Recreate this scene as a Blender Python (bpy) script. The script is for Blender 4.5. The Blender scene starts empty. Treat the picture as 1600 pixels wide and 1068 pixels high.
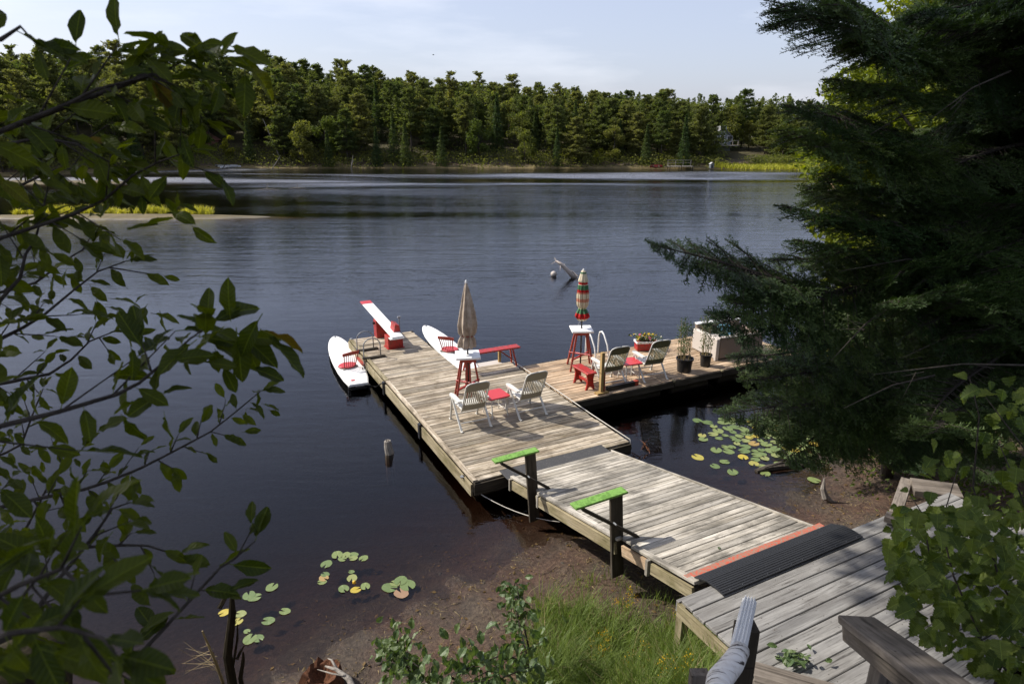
import bpy, math, random
import numpy as np
from math import sin, cos, pi, radians, atan, atan2, sqrt
from mathutils import Matrix, Vector, Quaternion

random.seed(7)
rng = np.random.default_rng(7)
scn = bpy.context.scene
COL = scn.collection

# ------------------------------------------------------------------ camera
CZ = 6.35
FPX = 1000.0
PITCH = atan((534 - 207) / FPX)
cam_data = bpy.data.cameras.new('camera')
cam = bpy.data.objects.new('camera', cam_data)
COL.objects.link(cam)
cam.location = (0, 0, CZ)
cam.rotation_euler = (pi / 2 - PITCH, 0, 0)
cam_data.sensor_width = 36.0
cam_data.lens = 36.0 * FPX / 1600.0
cam_data.clip_start = 0.05
cam_data.clip_end = 3000
cam_data.dof.use_dof = True
cam_data.dof.focus_distance = 13.0
cam_data.dof.aperture_fstop = 6.5
scn.camera = cam

# ------------------------------------------------------------------ light
SUN_EL = radians(43)
TO_SUN = Vector((-0.965, 0.26, 0)).normalized()
sun_vec = Vector((TO_SUN.x * cos(SUN_EL), TO_SUN.y * cos(SUN_EL), sin(SUN_EL)))
sun_data = bpy.data.lights.new('sun', 'SUN')
sun = bpy.data.objects.new('sun', sun_data)
COL.objects.link(sun)
sun_data.energy = 4.7
sun_data.angle = radians(0.53)
sun_data.color = (1.0, 0.94, 0.85)
sun.rotation_euler = sun_vec.to_track_quat('Z', 'Y').to_euler()

world = bpy.data.worlds.new('World')
scn.world = world
world.use_nodes = True
wn, wl = world.node_tree.nodes, world.node_tree.links
wn.clear()
w_out = wn.new('ShaderNodeOutputWorld')
w_bg = wn.new('ShaderNodeBackground')
w_sky = wn.new('ShaderNodeTexSky')
w_sky.sky_type = 'NISHITA'
w_sky.sun_disc = False
w_sky.sun_elevation = SUN_EL
w_sky.sun_rotation = atan2(TO_SUN.x, TO_SUN.y)
w_sky.air_density = 1.0
w_sky.dust_density = 2.2
w_sky.ozone_density = 1.3
w_bg.inputs['Strength'].default_value = 0.110
# thin high cloud: stretched noise laid over the whole sky
w_tc = wn.new('ShaderNodeTexCoord')
w_map = wn.new('ShaderNodeMapping'); w_map.inputs['Scale'].default_value = (1.0, 1.0, 5.0)
w_n = wn.new('ShaderNodeTexNoise'); w_n.inputs['Scale'].default_value = 3.1; w_n.inputs['Detail'].default_value = 7; w_n.inputs['Roughness'].default_value = 0.55
w_r = wn.new('ShaderNodeValToRGB')
w_r.color_ramp.elements[0].position = 0.50; w_r.color_ramp.elements[0].color = (0, 0, 0, 1)
w_r.color_ramp.elements[1].position = 0.85; w_r.color_ramp.elements[1].color = (.38, .38, .38, 1)
w_mix = wn.new('ShaderNodeMixRGB'); w_mix.inputs['Color2'].default_value = (8.6, 8.7, 9.2, 1)
w_haze = wn.new('ShaderNodeMixRGB'); w_haze.inputs['Fac'].default_value = 0.42; w_haze.inputs['Color2'].default_value = (5.95, 6.15, 7.9, 1)
wl.new(w_tc.outputs['Generated'], w_map.inputs['Vector'])
wl.new(w_map.outputs['Vector'], w_n.inputs['Vector'])
wl.new(w_n.outputs['Fac'], w_r.inputs['Fac'])
wl.new(w_r.outputs['Color'], w_mix.inputs['Fac'])
wl.new(w_sky.outputs['Color'], w_haze.inputs['Color1'])
wl.new(w_haze.outputs['Color'], w_mix.inputs['Color1'])
wl.new(w_mix.outputs['Color'], w_bg.inputs['Color'])
wl.new(w_bg.outputs['Background'], w_out.inputs['Surface'])

scn.view_settings.view_transform = 'Standard'
scn.view_settings.look = 'None'
scn.view_settings.exposure = 0.42
scn.view_settings.gamma = 1.0
scn.view_settings.use_curve_mapping = False
scn.render.engine = 'CYCLES'
scn.cycles.max_bounces = 7
scn.cycles.diffuse_bounces = 3
scn.cycles.glossy_bounces = 3
scn.cycles.transmission_bounces = 4
scn.cycles.transparent_max_bounces = 8
scn.cycles.caustics_reflective = False
scn.cycles.caustics_refractive = False
scn.cycles.use_denoising = True

# ------------------------------------------------------------------ where a pixel of the photograph lies
def ray(x, y):
    u = (x - 800) / FPX; v = (534 - y) / FPX
    return np.array([u, cos(PITCH) + v * sin(PITCH), -sin(PITCH) + v * cos(PITCH)])
def at(x, y, z=0.45):
    r = ray(x, y); return np.array([0, 0, CZ]) + r * ((z - CZ) / r[2])
def atd(x, y, d):                       # at a depth d from the camera
    return np.array([0, 0, CZ]) + ray(x, y) * d
def atY(x, y, Y):
    r = ray(x, y); return np.array([0, 0, CZ]) + r * (Y / r[1])

# dock axes: U along the deck boards, N out into the lake
DA = radians(27.0)
U = np.array([cos(DA), sin(DA)]); N = np.array([-sin(DA), cos(DA)])
B0 = np.array([-0.69, 10.05])
def W(a, b, z=0.0):
    p = B0 + a * U + b * N
    return (p[0], p[1], z)

# ------------------------------------------------------------------ mesh builder
class MB:
    def __init__(s):
        s.v = []; s.f = []; s.m = []; s.n = 0
    def add(s, verts, faces, mi=0):
        verts = np.asarray(verts, float)
        s.v.append(verts)
        for f in faces:
            s.f.append([i + s.n for i in f]); s.m.append(mi)
        s.n += len(verts)
    def addarr(s, verts, faces, mi=0):      # faces: ndarray (k, c)
        s.v.append(np.asarray(verts, float))
        ff = (np.asarray(faces) + s.n).tolist()
        s.f.extend(ff); s.m.extend([mi] * len(ff)); s.n += len(verts)
    def box(s, c, size, R=None, bev=0.0, mi=0):
        hx, hy, hz = [d / 2 for d in size]
        if bev <= 0:
            vs = np.array([[sx * hx, sy * hy, sz * hz] for sx in (-1, 1) for sy in (-1, 1) for sz in (-1, 1)])
            fs = [(0, 1, 3, 2), (4, 6, 7, 5), (0, 4, 5, 1), (2, 3, 7, 6), (0, 2, 6, 4), (1, 5, 7, 3)]
        else:
            b = min(bev, hx * .9, hy * .9, hz * .9)
            vs = []; idx = {}
            for sx in (-1, 1):
                for sy in (-1, 1):
                    for sz in (-1, 1):
                        idx[(sx, sy, sz)] = len(vs)
                        vs += [[sx * hx, sy * (hy - b), sz * (hz - b)], [sx * (hx - b), sy * hy, sz * (hz - b)], [sx * (hx - b), sy * (hy - b), sz * hz]]
            fs = []
            def I(k, ax): return idx[k] + ax
            for ax in range(3):
                o = [a for a in range(3) if a != ax]
                for sg in (-1, 1):
                    q = []
                    for (p, r) in ((-1, -1), (1, -1), (1, 1), (-1, 1)):
                        k = [0, 0, 0]; k[ax] = sg; k[o[0]] = p; k[o[1]] = r
                        q.append(I(tuple(k), ax))
                    fs.append(q if (sg > 0) == (ax != 1) else q[::-1])
            for ax in range(3):
                o = [a for a in range(3) if a != ax]
                for p in (-1, 1):
                    for r in (-1, 1):
                        k0 = [0, 0, 0]; k1 = [0, 0, 0]
                        k0[ax] = -1; k1[ax] = 1
                        for k in (k0, k1): k[o[0]] = p; k[o[1]] = r
                        fs.append([I(tuple(k0), o[0]), I(tuple(k1), o[0]), I(tuple(k1), o[1]), I(tuple(k0), o[1])])
            for k, i in idx.items(): fs.append([i, i + 1, i + 2])
            vs = np.array(vs)
        if R is not None: vs = vs @ np.array(R).T
        s.add(vs + np.array(c), fs, mi)
        return s
    def bar(s, p, q, w, h, up=(0, 0, 1), bev=0.0, mi=0):    # a board from p to q, w wide across, h thick along up
        p = np.array(p, float); q = np.array(q, float); d = q - p; L = np.linalg.norm(d); x = d / L
        upv = np.array(up, float); y = np.cross(upv, x); 
        if np.linalg.norm(y) < 1e-4: y = np.cross(np.array([0, 1., 0]), x)
        y /= np.linalg.norm(y); z = np.cross(x, y)
        s.box((p + q) / 2, (L, w, h), np.stack([x, y, z], 1), bev, mi)
        return s
    def tube(s, pts, rad, k=7, mi=0, cap=True):
        pts = np.asarray(pts, float); n = len(pts)
        if np.isscalar(rad): rad = [rad] * n
        t = np.gradient(pts, axis=0); t /= np.linalg.norm(t, axis=1)[:, None] + 1e-9
        ref = np.array([0, 0, 1.]) if abs(t[0][2]) < .9 else np.array([1., 0, 0])
        x = np.cross(ref, t[0]); x /= np.linalg.norm(x)
        vs = []
        an = np.arange(k) * 2 * pi / k
        for i in range(n):
            x = x - t[i] * (x @ t[i]); x /= np.linalg.norm(x) + 1e-9
            y = np.cross(t[i], x)
            vs.append(pts[i] + rad[i] * (np.cos(an)[:, None] * x + np.sin(an)[:, None] * y))
        vs = np.concatenate(vs)
        fs = [(i * k + j, i * k + (j + 1) % k, (i + 1) * k + (j + 1) % k, (i + 1) * k + j) for i in range(n - 1) for j in range(k)]
        if cap: fs += [tuple(range(k))[::-1], tuple((n - 1) * k + j for j in range(k))]
        s.add(vs, fs, mi)
        return s
    def lathe(s, c, prof, k=20, mi=0, wob=None, cap=True):   # prof: (r, z)
        an = np.arange(k) * 2 * pi / k
        vs = []
        for i, (r, z) in enumerate(prof):
            rr = r if wob is None else r * (1 + wob(i, an))
            vs.append(np.stack([rr * np.cos(an), rr * np.sin(an), np.full(k, z)], 1))
        vs = np.concatenate(vs) + np.array(c)
        n = len(prof)
        fs = [(i * k + j, i * k + (j + 1) % k, (i + 1) * k + (j + 1) % k, (i + 1) * k + j) for i in range(n - 1) for j in range(k)]
        if cap: fs += [tuple(range(k))[::-1], tuple((n - 1) * k + j for j in range(k))]
        s.add(vs, fs, mi)
        return s
    def prism(s, poly, z0, z1, mi=0, bev=0.0):
        n = len(poly); P = np.array(poly, float)
        vs = [np.c_[P, np.full(n, z0)], np.c_[P, np.full(n, z1 - bev)]]
        if bev > 0:
            c = P.mean(0); Q = c + (P - c) * (1 - bev / max(1e-6, np.abs(P - c).max()))
            vs.append(np.c_[Q, np.full(n, z1)])
        L = len(vs)
        fs = [tuple(range(n))[::-1], tuple((L - 1) * n + j for j in range(n))]
        for l in range(L - 1): fs += [(l * n + j, l * n + (j + 1) % n, (l + 1) * n + (j + 1) % n, (l + 1) * n + j) for j in range(n)]
        s.add(np.concatenate(vs), fs, mi)
        return s
    def mesh(s, name, mats, smooth=False):
        me = bpy.data.meshes.new(name)
        V = np.concatenate(s.v)
        cnt = np.fromiter((len(f) for f in s.f), dtype=np.int32, count=len(s.f))
        flat = np.fromiter((i for f in s.f for i in f), dtype=np.int32, count=int(cnt.sum()))
        me.vertices.add(len(V)); me.vertices.foreach_set('co', V.astype(np.float32).ravel())
        me.loops.add(len(flat)); me.loops.foreach_set('vertex_index', flat)
        me.polygons.add(len(cnt))
        st = np.zeros(len(cnt), np.int32); st[1:] = np.cumsum(cnt)[:-1]
        me.polygons.foreach_set('loop_start', st)
        try: me.polygons.foreach_set('loop_total', cnt)
        except Exception: pass
        if isinstance(mats, (list, tuple)):
            for m in mats: me.materials.append(m)
            me.polygons.foreach_set('material_index', np.array(s.m, np.int32))
        else: me.materials.append(mats)
        me.polygons.foreach_set('use_smooth', np.full(len(cnt), bool(smooth)))
        me.update(calc_edges=True)
        me.validate()
        return me
    def build(s, name, mats, parent=None, smooth=False, loc=(0, 0, 0), rot=(0, 0, 0), kind=None):
        o = bpy.data.objects.new(name, s.mesh(name, mats, smooth))
        return link(o, parent, loc, rot, kind)

def link(o, parent=None, loc=(0, 0, 0), rot=(0, 0, 0), kind=None):
    COL.objects.link(o)
    o.location = loc; o.rotation_euler = rot
    if parent is not None: o.parent = parent
    if kind: o['kind'] = kind
    return o
def inst(name, me, parent=None, loc=(0, 0, 0), rot=(0, 0, 0), scale=None, quat=None):
    o = bpy.data.objects.new(name, me)
    COL.objects.link(o)
    o.location = loc
    if quat is not None:
        o.rotation_mode = 'QUATERNION'; o.rotation_quaternion = quat
    else: o.rotation_euler = rot
    if scale is not None: o.scale = scale if hasattr(scale, '__len__') else (scale,) * 3
    if parent is not None: o.parent = parent
    return o
def tag(o, label, cat=None, group=None, kind=None):
    o['label'] = label
    if cat: o['category'] = cat
    if group: o['group'] = group
    if kind: o['kind'] = kind
    return o
def thing(name, label, cat, loc=(0, 0, 0), rz=0.0, group=None):
    o = bpy.data.objects.new(name, None)
    o.empty_display_size = 0.2
    COL.objects.link(o)
    o.location = loc; o.rotation_euler = (0, 0, rz)
    return tag(o, label, cat, group)
def dup(root, loc, rz, label, group=None, scale=None):
    r = root.copy(); COL.objects.link(r)
    r.location = loc; r.rotation_euler = (0, 0, rz); r['label'] = label
    if group: r['group'] = group
    if scale: r.scale = (scale,) * 3 if not hasattr(scale, '__len__') else scale
    for ch in KIDS.setdefault(root.name, [c for c in root.children]):
        c = ch.copy(); COL.objects.link(c); c.parent = r
        for g in KIDS.setdefault(ch.name, [x for x in ch.children]):
            d = g.copy(); COL.objects.link(d); d.parent = c
    return r
KIDS = {}

# ------------------------------------------------------------------ materials
def newmat(name):
    m = bpy.data.materials.new(name); m.use_nodes = True
    nt = m.node_tree; nt.nodes.clear()
    out = nt.nodes.new('ShaderNodeOutputMaterial')
    return m, nt, out
def nd(nt, t, **kw):
    n = nt.nodes.new(t)
    for k, v in kw.items():
        if k.startswith('_'): setattr(n, k[1:], v)
        else: n.inputs[k.replace('__', ' ')].default_value = v
    return n
def ramp(nt, src, stops):
    r = nt.nodes.new('ShaderNodeValToRGB')
    e = r.color_ramp.elements
    while len(e) < len(stops): e.new(0.5)
    for i, (p, c) in enumerate(stops):
        e[i].position = p; e[i].color = (*c, 1) if len(c) == 3 else c
    nt.links.new(src, r.inputs['Fac'])
    return r
def rgbmix(nt, fac, a, b, mode='MIX'):
    m = nt.nodes.new('ShaderNodeMixRGB'); m.blend_type = mode
    for k, s in (('Fac', fac), ('Color1', a), ('Color2', b)):
        if isinstance(s, (int, float)): m.inputs[k].default_value = s
        elif isinstance(s, tuple): m.inputs[k].default_value = (*s, 1)
        else: nt.links.new(s, m.inputs[k])
    return m.outputs['Color']
def math_(nt, op, a, b=None, clamp=False):
    m = nt.nodes.new('ShaderNodeMath'); m.operation = op; m.use_clamp = clamp
    for i, s in enumerate((a, b)):
        if s is None: continue
        if isinstance(s, (int, float)): m.inputs[i].default_value = s
        else: nt.links.new(s, m.inputs[i])
    return m.outputs[0]
def noise(nt, vec, scale, detail=4, rough=.5, dist=0.0):
    n = nd(nt, 'ShaderNodeTexNoise', Scale=scale, Detail=detail, Roughness=rough, Distortion=dist)
    if vec is not None: nt.links.new(vec, n.inputs['Vector'])
    return n.outputs['Fac']
def mapping(nt, vec, scale=(1, 1, 1), loc=None):
    m = nt.nodes.new('ShaderNodeMapping'); m.inputs['Scale'].default_value = scale
    nt.links.new(vec, m.inputs['Vector'])
    if loc is not None: nt.links.new(loc, m.inputs['Location'])
    return m.outputs['Vector']
def bump(nt, h, strength=.3, dist=.01):
    b = nd(nt, 'ShaderNodeBump', Strength=strength, Distance=dist); nt.links.new(h, b.inputs['Height'])
    return b.outputs['Normal']
def princ(nt, out, color, rough=.6, normal=None, spec=.5, metal=0.0):
    p = nd(nt, 'ShaderNodeBsdfPrincipled')
    if isinstance(color, tuple): p.inputs['Base Color'].default_value = (*color, 1)
    else: nt.links.new(color, p.inputs['Base Color'])
    if isinstance(rough, (int, float)): p.inputs['Roughness'].default_value = rough
    else: nt.links.new(rough, p.inputs['Roughness'])
    p.inputs['Specular IOR Level'].default_value = spec
    p.inputs['Metallic'].default_value = metal
    if normal is not None: nt.links.new(normal, p.inputs['Normal'])
    if out is not None: nt.links.new(p.outputs[0], out.inputs['Surface'])
    return p

def wood(name, cols, stain=(.1, .085, .06), stain_amt=.5, rough=.8, moss=0.0, rnd=.5, spec=.25):
    """weathered board: grain along local X, colour of its own per board, knots, nail dots, blotches in world space"""
    m, nt, out = newmat(name)
    tc = nd(nt, 'ShaderNodeTexCoord'); oi = nd(nt, 'ShaderNodeObjectInfo'); geo = nd(nt, 'ShaderNodeNewGeometry')
    off = nt.nodes.new('ShaderNodeCombineXYZ')
    for i in range(3): nt.links.new(math_(nt, 'MULTIPLY', oi.outputs['Random'], 37.0 + 11 * i), off.inputs[i])
    add = nt.nodes.new('ShaderNodeVectorMath'); add.operation = 'ADD'
    nt.links.new(tc.outputs['Object'], add.inputs[0]); nt.links.new(off.outputs[0], add.inputs[1])
    v = add.outputs[0]
    g1 = noise(nt, mapping(nt, v, (2.2, 45, 45)), 1.0, 6, .65, .6)
    g2 = noise(nt, mapping(nt, v, (.8, 9, 9)), 1.0, 4, .6, .4)
    base = ramp(nt, g2, [(.28, cols[0]), (.52, cols[1]), (.75, cols[2])]).outputs['Color']
    tone = ramp(nt, oi.outputs['Random'], [(0, (1 - rnd * .45,) * 3), (.5, (1, .985, .96)), (1, (1 + rnd * .25, 1 + rnd * .23, 1 + rnd * .2))]).outputs['Color']
    base = rgbmix(nt, 1.0, base, tone, 'MULTIPLY')
    crack = ramp(nt, g1, [(.32, (.18, .17, .16)), (.45, (.80, .80, .80)), (.6, (1, 1, 1)), (.8, (1.12, 1.12, 1.12))]).outputs['Color']
    base = rgbmix(nt, .9, base, crack, 'MULTIPLY')
    vor = nd(nt, 'ShaderNodeTexVoronoi', Scale=1.0); nt.links.new(mapping(nt, v, (3.2, 8, 8)), vor.inputs['Vector'])
    knot = ramp(nt, vor.outputs['Distance'], [(.07, (1, 1, 1)), (.15, (0, 0, 0))]).outputs['Color']
    base = rgbmix(nt, math_(nt, 'MULTIPLY', knot, .6), base, stain)
    s1 = noise(nt, geo.outputs['Position'], 1.7, 5, .65, .3)
    s2 = noise(nt, mapping(nt, v, (1.2, 3, 3)), 1.4, 5, .7, .5)
    sp3 = nt.nodes.new('ShaderNodeSeparateXYZ'); nt.links.new(tc.outputs['Object'], sp3.inputs[0])
    nx_ = math_(nt, 'MULTIPLY', math_(nt, 'ABSOLUTE', math_(nt, 'SUBTRACT', math_(nt, 'FRACT', math_(nt, 'ADD', math_(nt, 'MULTIPLY', sp3.outputs['X'], 1 / .61), .5)), .5)), .61)
    ny_ = math_(nt, 'ABSOLUTE', math_(nt, 'SUBTRACT', math_(nt, 'ABSOLUTE', sp3.outputs['Y']), .045))
    nail = math_(nt, 'LESS_THAN', math_(nt, 'MAXIMUM', nx_, ny_), .0055)
    base = rgbmix(nt, math_(nt, 'MULTIPLY', nail, .8), base, (.03, .022, .018))
    st = ramp(nt, math_(nt, 'ADD', math_(nt, 'MULTIPLY', s1, .6), math_(nt, 'MULTIPLY', s2, .45)), [(.50, (0, 0, 0)), (.66, (1, 1, 1))]).outputs['Color']
    base = rgbmix(nt, math_(nt, 'MULTIPLY', st, stain_amt), base, stain)
    if moss > 0:
        mo = ramp(nt, noise(nt, geo.outputs['Position'], 3.3, 6, .7), [(.56, (0, 0, 0)), (.68, (1, 1, 1))]).outputs['Color']
        base = rgbmix(nt, math_(nt, 'MULTIPLY', mo, moss), base, (.10, .095, .02))
    nrm = bump(nt, g1, .55, .004)
    princ(nt, out, base, rough, nrm, spec)
    return m

def paint(name, col, rough=.4, wear=0.0, under=(.25, .2, .15), dirt=.15, spec=.5, scale=14):
    m, nt, out = newmat(name)
    tc = nd(nt, 'ShaderNodeTexCoord')
    n1 = noise(nt, tc.outputs['Object'], scale, 5, .65)
    n2 = noise(nt, tc.outputs['Object'], 3.1, 4, .6)
    c = rgbmix(nt, math_(nt, 'MULTIPLY', n2, dirt), col, tuple(x * .45 for x in col))
    if wear > 0:
        w = ramp(nt, n1, [(.60 - wear * .25, (0, 0, 0)), (.66 - wear * .25, (1, 1, 1))]).outputs['Color']
        c = rgbmix(nt, w, c, under)
    r = math_(nt, 'ADD', math_(nt, 'MULTIPLY', n1, .25), rough - .1)
    princ(nt, out, c, r, bump(nt, n1, .12, .004), spec)
    return m

def leafmat(name, c1, c2, trans=.35, rough=.5, spec=.35, tcol=None, patch=None):
    m, nt, out = newmat(name)
    oi = nd(nt, 'ShaderNodeObjectInfo'); tc = nd(nt, 'ShaderNodeTexCoord'); geo = nd(nt, 'ShaderNodeNewGeometry')
    n1 = noise(nt, tc.outputs['Object'], 25.0, 3, .6)
    f = math_(nt, 'ADD', math_(nt, 'MULTIPLY', oi.outputs['Random'], .7), math_(nt, 'MULTIPLY', n1, .4))
    c = ramp(nt, f, [(.2, c1), (.9, c2)]).outputs['Color']
    # every leaf of a joined mass has a shade of its own
    isl = geo.outputs['Random Per Island']
    c = rgbmix(nt, .8, c, ramp(nt, isl, [(0, (.62, .66, .6)), (.5, (1, 1, 1)), (1, (1.45, 1.38, 1.2))]).outputs['Color'], 'MULTIPLY')
    if patch:
        pm = ramp(nt, oi.outputs['Random'], [(patch[1], (0, 0, 0)), (patch[1] + .03, (1, 1, 1))]).outputs['Color']
        c = rgbmix(nt, math_(nt, 'MULTIPLY', pm, .8), c, patch[0])
    sp3 = nt.nodes.new('ShaderNodeSeparateXYZ'); nt.links.new(tc.outputs['Object'], sp3.inputs[0])
    ay = math_(nt, 'ABSOLUTE', sp3.outputs['Y'])
    vein = math_(nt, 'SINE', math_(nt, 'MULTIPLY', math_(nt, 'SUBTRACT', sp3.outputs['X'], math_(nt, 'MULTIPLY', ay, .9)), 620.0))
    vm = math_(nt, 'MULTIPLY', math_(nt, 'GREATER_THAN', vein, .80), .13)
    vm = math_(nt, 'MAXIMUM', vm, math_(nt, 'MULTIPLY', math_(nt, 'LESS_THAN', ay, .0011), .5))
    c = rgbmix(nt, vm, c, tuple(min(1, x * 2.6) for x in c2))
    p = princ(nt, None, c, rough, bump(nt, math_(nt, 'ADD', vein, math_(nt, 'MULTIPLY', n1, 2.0)), .25, .0015), spec)
    t = nd(nt, 'ShaderNodeBsdfTranslucent')
    tc2 = rgbmix(nt, 1.0, c, tcol if tcol else (1.5, 1.6, .6), 'MULTIPLY')
    nt.links.new(tc2, t.inputs['Color'])
    mx = nd(nt, 'ShaderNodeMixShader', Fac=trans)
    nt.links.new(p.outputs[0], mx.inputs[1]); nt.links.new(t.outputs[0], mx.inputs[2])
    nt.links.new(mx.outputs[0], out.inputs['Surface'])
    return m

def crownmat(name, c1, c2, trans=.25, blotch=.25, tcol=(1.4, 1.5, .6)):
    """distant foliage: colour differs by tree and by clump"""
    m, nt, out = newmat(name)
    oi = nd(nt, 'ShaderNodeObjectInfo'); geo = nd(nt, 'ShaderNodeNewGeometry')
    f = math_(nt, 'ADD', math_(nt, 'MULTIPLY', oi.outputs['Random'], .75), math_(nt, 'MULTIPLY', noise(nt, geo.outputs['Position'], blotch, 3, .6), .5))
    c = ramp(nt, f, [(.15, c1), (.95, c2)]).outputs['Color']
    c = rgbmix(nt, .8, c, ramp(nt, geo.outputs['Random Per Island'], [(0, (.6, .65, .6)), (.5, (1, 1, 1)), (1, (1.5, 1.4, 1.2))]).outputs['Color'], 'MULTIPLY')
    p = princ(nt, None, c, .65, None, .2)
    t = nd(nt, 'ShaderNodeBsdfTranslucent')
    nt.links.new(rgbmix(nt, 1.0, c, tcol, 'MULTIPLY'), t.inputs['Color'])
    mx = nd(nt, 'ShaderNodeMixShader', Fac=trans)
    nt.links.new(p.outputs[0], mx.inputs[1]); nt.links.new(t.outputs[0], mx.inputs[2])
    nt.links.new(mx.outputs[0], out.inputs['Surface'])
    return m

def bark(name, c1, c2, scale=(20, 20, 4)):
    m, nt, out = newmat(name)
    tc = nd(nt, 'ShaderNodeTexCoord')
    n1 = noise(nt, mapping(nt, tc.outputs['Object'], scale), 1.0, 6, .7, .5)
    c = ramp(nt, n1, [(.3, c1), (.7, c2)]).outputs['Color']
    princ(nt, out, c, .9, bump(nt, n1, .8, .02), .15)
    return m

M = {}
M['deck'] = wood('weathered deck board', ((.23, .18, .12), (.43, .37, .285), (.72, .65, .54)), (.105, .08, .05), .8, moss=.3, rnd=.9)
M['deck_r'] = wood('warm deck board', ((.29, .195, .11), (.54, .40, .27), (.68, .54, .39)), (.14, .095, .055), .6, rnd=.7)
M['gang'] = wood('bleached gangway board', ((.26, .235, .19), (.44, .41, .355), (.70, .66, .59)), (.085, .078, .065), .85, rnd=.8)
M['shore'] = wood('grey shore deck board', ((.19, .185, .18), (.28, .275, .265), (.38, .375, .36)), (.13, .12, .11), .45, rnd=.3)
M['fascia'] = wood('yellowed side board', ((.20, .165, .10), (.33, .28, .18), (.43, .38, .27)), (.10, .09, .03), .6, moss=.4, rnd=.3)
M['darkwood'] = wood('dark old timber', ((.035, .028, .02), (.07, .058, .042), (.13, .11, .085)), (.02, .018, .012), .5, rnd=.3)
M['railwood'] = wood('grey brown handrail timber', ((.12, .10, .08), (.22, .19, .16), (.33, .29, .25)), (.05, .042, .035), .6, rnd=.3)
M['post'] = wood('yellow pine post', ((.30, .19, .07), (.42, .28, .11), (.5, .36, .17)), (.2, .12, .04), .3, rnd=.2)
M['white'] = paint('white paint', (.80, .80, .78), .35, dirt=.12)
M['resin'] = paint('white resin', (.68, .67, .62), .45, dirt=.4)
M['resin_shade_back'] = paint('shade toned resin back', (.31, .28, .21), .5, dirt=.35)  # same white resin, with the shade on the chair backs put into its colour
M['red'] = paint('red paint', (.42, .020, .016), .38, wear=.35, under=(.22, .03, .02), dirt=.45)
M['redwood'] = paint('worn red stain', (.33, .035, .018), .6, wear=.35, under=(.22, .06, .035), dirt=.4)
M['redtop'] = paint('faded red top', (.52, .035, .04), .32, dirt=.2)
M['green'] = paint('lime green paint', (.18, .36, .065), .65, wear=.45, under=(.10, .22, .03), dirt=.3, scale=22)
M['orange'] = paint('worn orange red paint', (.50, .10, .055), .7, wear=.6, under=(.30, .17, .12), dirt=.2, scale=30)
M['rubber'] = paint('black rubber', (.018, .019, .021), .55, dirt=.3)
M['rubber_strip'] = paint('charcoal grip strip', (.045, .045, .047), .75, wear=.2, under=(.09, .085, .08), dirt=.3, scale=40)
M['black'] = paint('black plastic', (.012, .012, .013), .35, dirt=.2)
M['hull'] = paint('dark hull edge', (.02, .02, .02), .4, dirt=.2)
M['steel'] = paint('grey metal tube', (.22, .23, .24), .4, dirt=.3)
M['whitemetal'] = paint('white metal tube', (.78, .78, .76), .3, dirt=.15)
M['rope'] = paint('pale rope', (.55, .52, .46), .8, dirt=.3, scale=60)
M['soil'] = paint('potting soil', (.03, .02, .013), .95, dirt=.5)
M['needle'] = leafmat('fir needles', (.024, .052, .016), (.070, .105, .030), .28, .5, .3)
M['twig'] = bark('twig bark', (.02, .016, .012), (.06, .05, .04), (60, 60, 60))
M['branchbark'] = bark('branch bark', (.022, .018, .015), (.080, .068, .058), (40, 40, 40))
M['bark'] = bark('trunk bark', (.03, .025, .02), (.10, .085, .07))
M['greybark'] = bark('grey dead wood', (.16, .14, .12), (.36, .33, .29), (25, 25, 8))
M['deadred'] = bark('rotten red brown wood', (.03, .012, .006), (.17, .075, .04), (40, 40, 5))
M['leaf'] = leafmat('shrub leaf', (.024, .038, .004), (.058, .074, .008), .42, .5, .18, tcol=(2.0, 2.0, .2), patch=((.10, .055, .015), .965))
M['vineleaf'] = leafmat('bramble leaf', (.035, .065, .012), (.120, .155, .028), .42, .5, .25, tcol=(1.7, 1.7, .3))
M['bushleaf'] = leafmat('low bush leaf', (.05, .09, .03), (.10, .14, .05), .3, .45, .5)
M['grass'] = leafmat('grass blade', (.065, .115, .018), (.14, .19, .04), .4, .55, .3)
M['drygrass'] = leafmat('dry straw', (.22, .17, .09), (.34, .28, .16), .2, .7, .2)
M['goldenrod'] = leafmat('goldenrod bloom', (.40, .24, .01), (.55, .34, .02), .2, .8, .1)
M['marsh'] = leafmat('marsh grass', (.22, .24, .03), (.42, .38, .06), .3, .7, .2)

def birch_mat():
    m, nt, out = newmat('birch bark')
    tc = nd(nt, 'ShaderNodeTexCoord')
    n1 = noise(nt, mapping(nt, tc.outputs['Object'], (4, 30, 10)), 1.0, 5, .6, .8)
    n2 = noise(nt, tc.outputs['Object'], 14, 5, .7)
    c = ramp(nt, n1, [(.38, (.05, .04, .035)), (.44, (.72, .68, .62)), (.7, (.85, .83, .79))]).outputs['Color']
    c = rgbmix(nt, ramp(nt, n2, [(.55, (0, 0, 0)), (.75, (1, 1, 1))]).outputs['Color'], c, (.48, .42, .35))
    princ(nt, out, c, .75, bump(nt, n1, .6, .01), .3)
    return m
M['birch'] = birch_mat()

def pad_mat():
    m, nt, out = newmat('lily pad')
    oi = nd(nt, 'ShaderNodeObjectInfo'); tc = nd(nt, 'ShaderNodeTexCoord')
    c = ramp(nt, oi.outputs['Random'], [(0, (.10, .155, .05)), (.55, (.17, .22, .07)), (.82, (.24, .26, .09)), (.88, (.42, .34, .04)), (.95, (.40, .29, .05)), (1, (.26, .16, .10))]).outputs['Color']
    n1 = noise(nt, tc.outputs['Object'], 18, 5, .7)
    c = rgbmix(nt, ramp(nt, n1, [(.55, (0, 0, 0)), (.72, (.75, .75, .75))]).outputs['Color'], c, (.28, .16, .06))
    princ(nt, out, c, .38, bump(nt, n1, .3, .01), .5)
    return m
M['pad'] = pad_mat()

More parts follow.
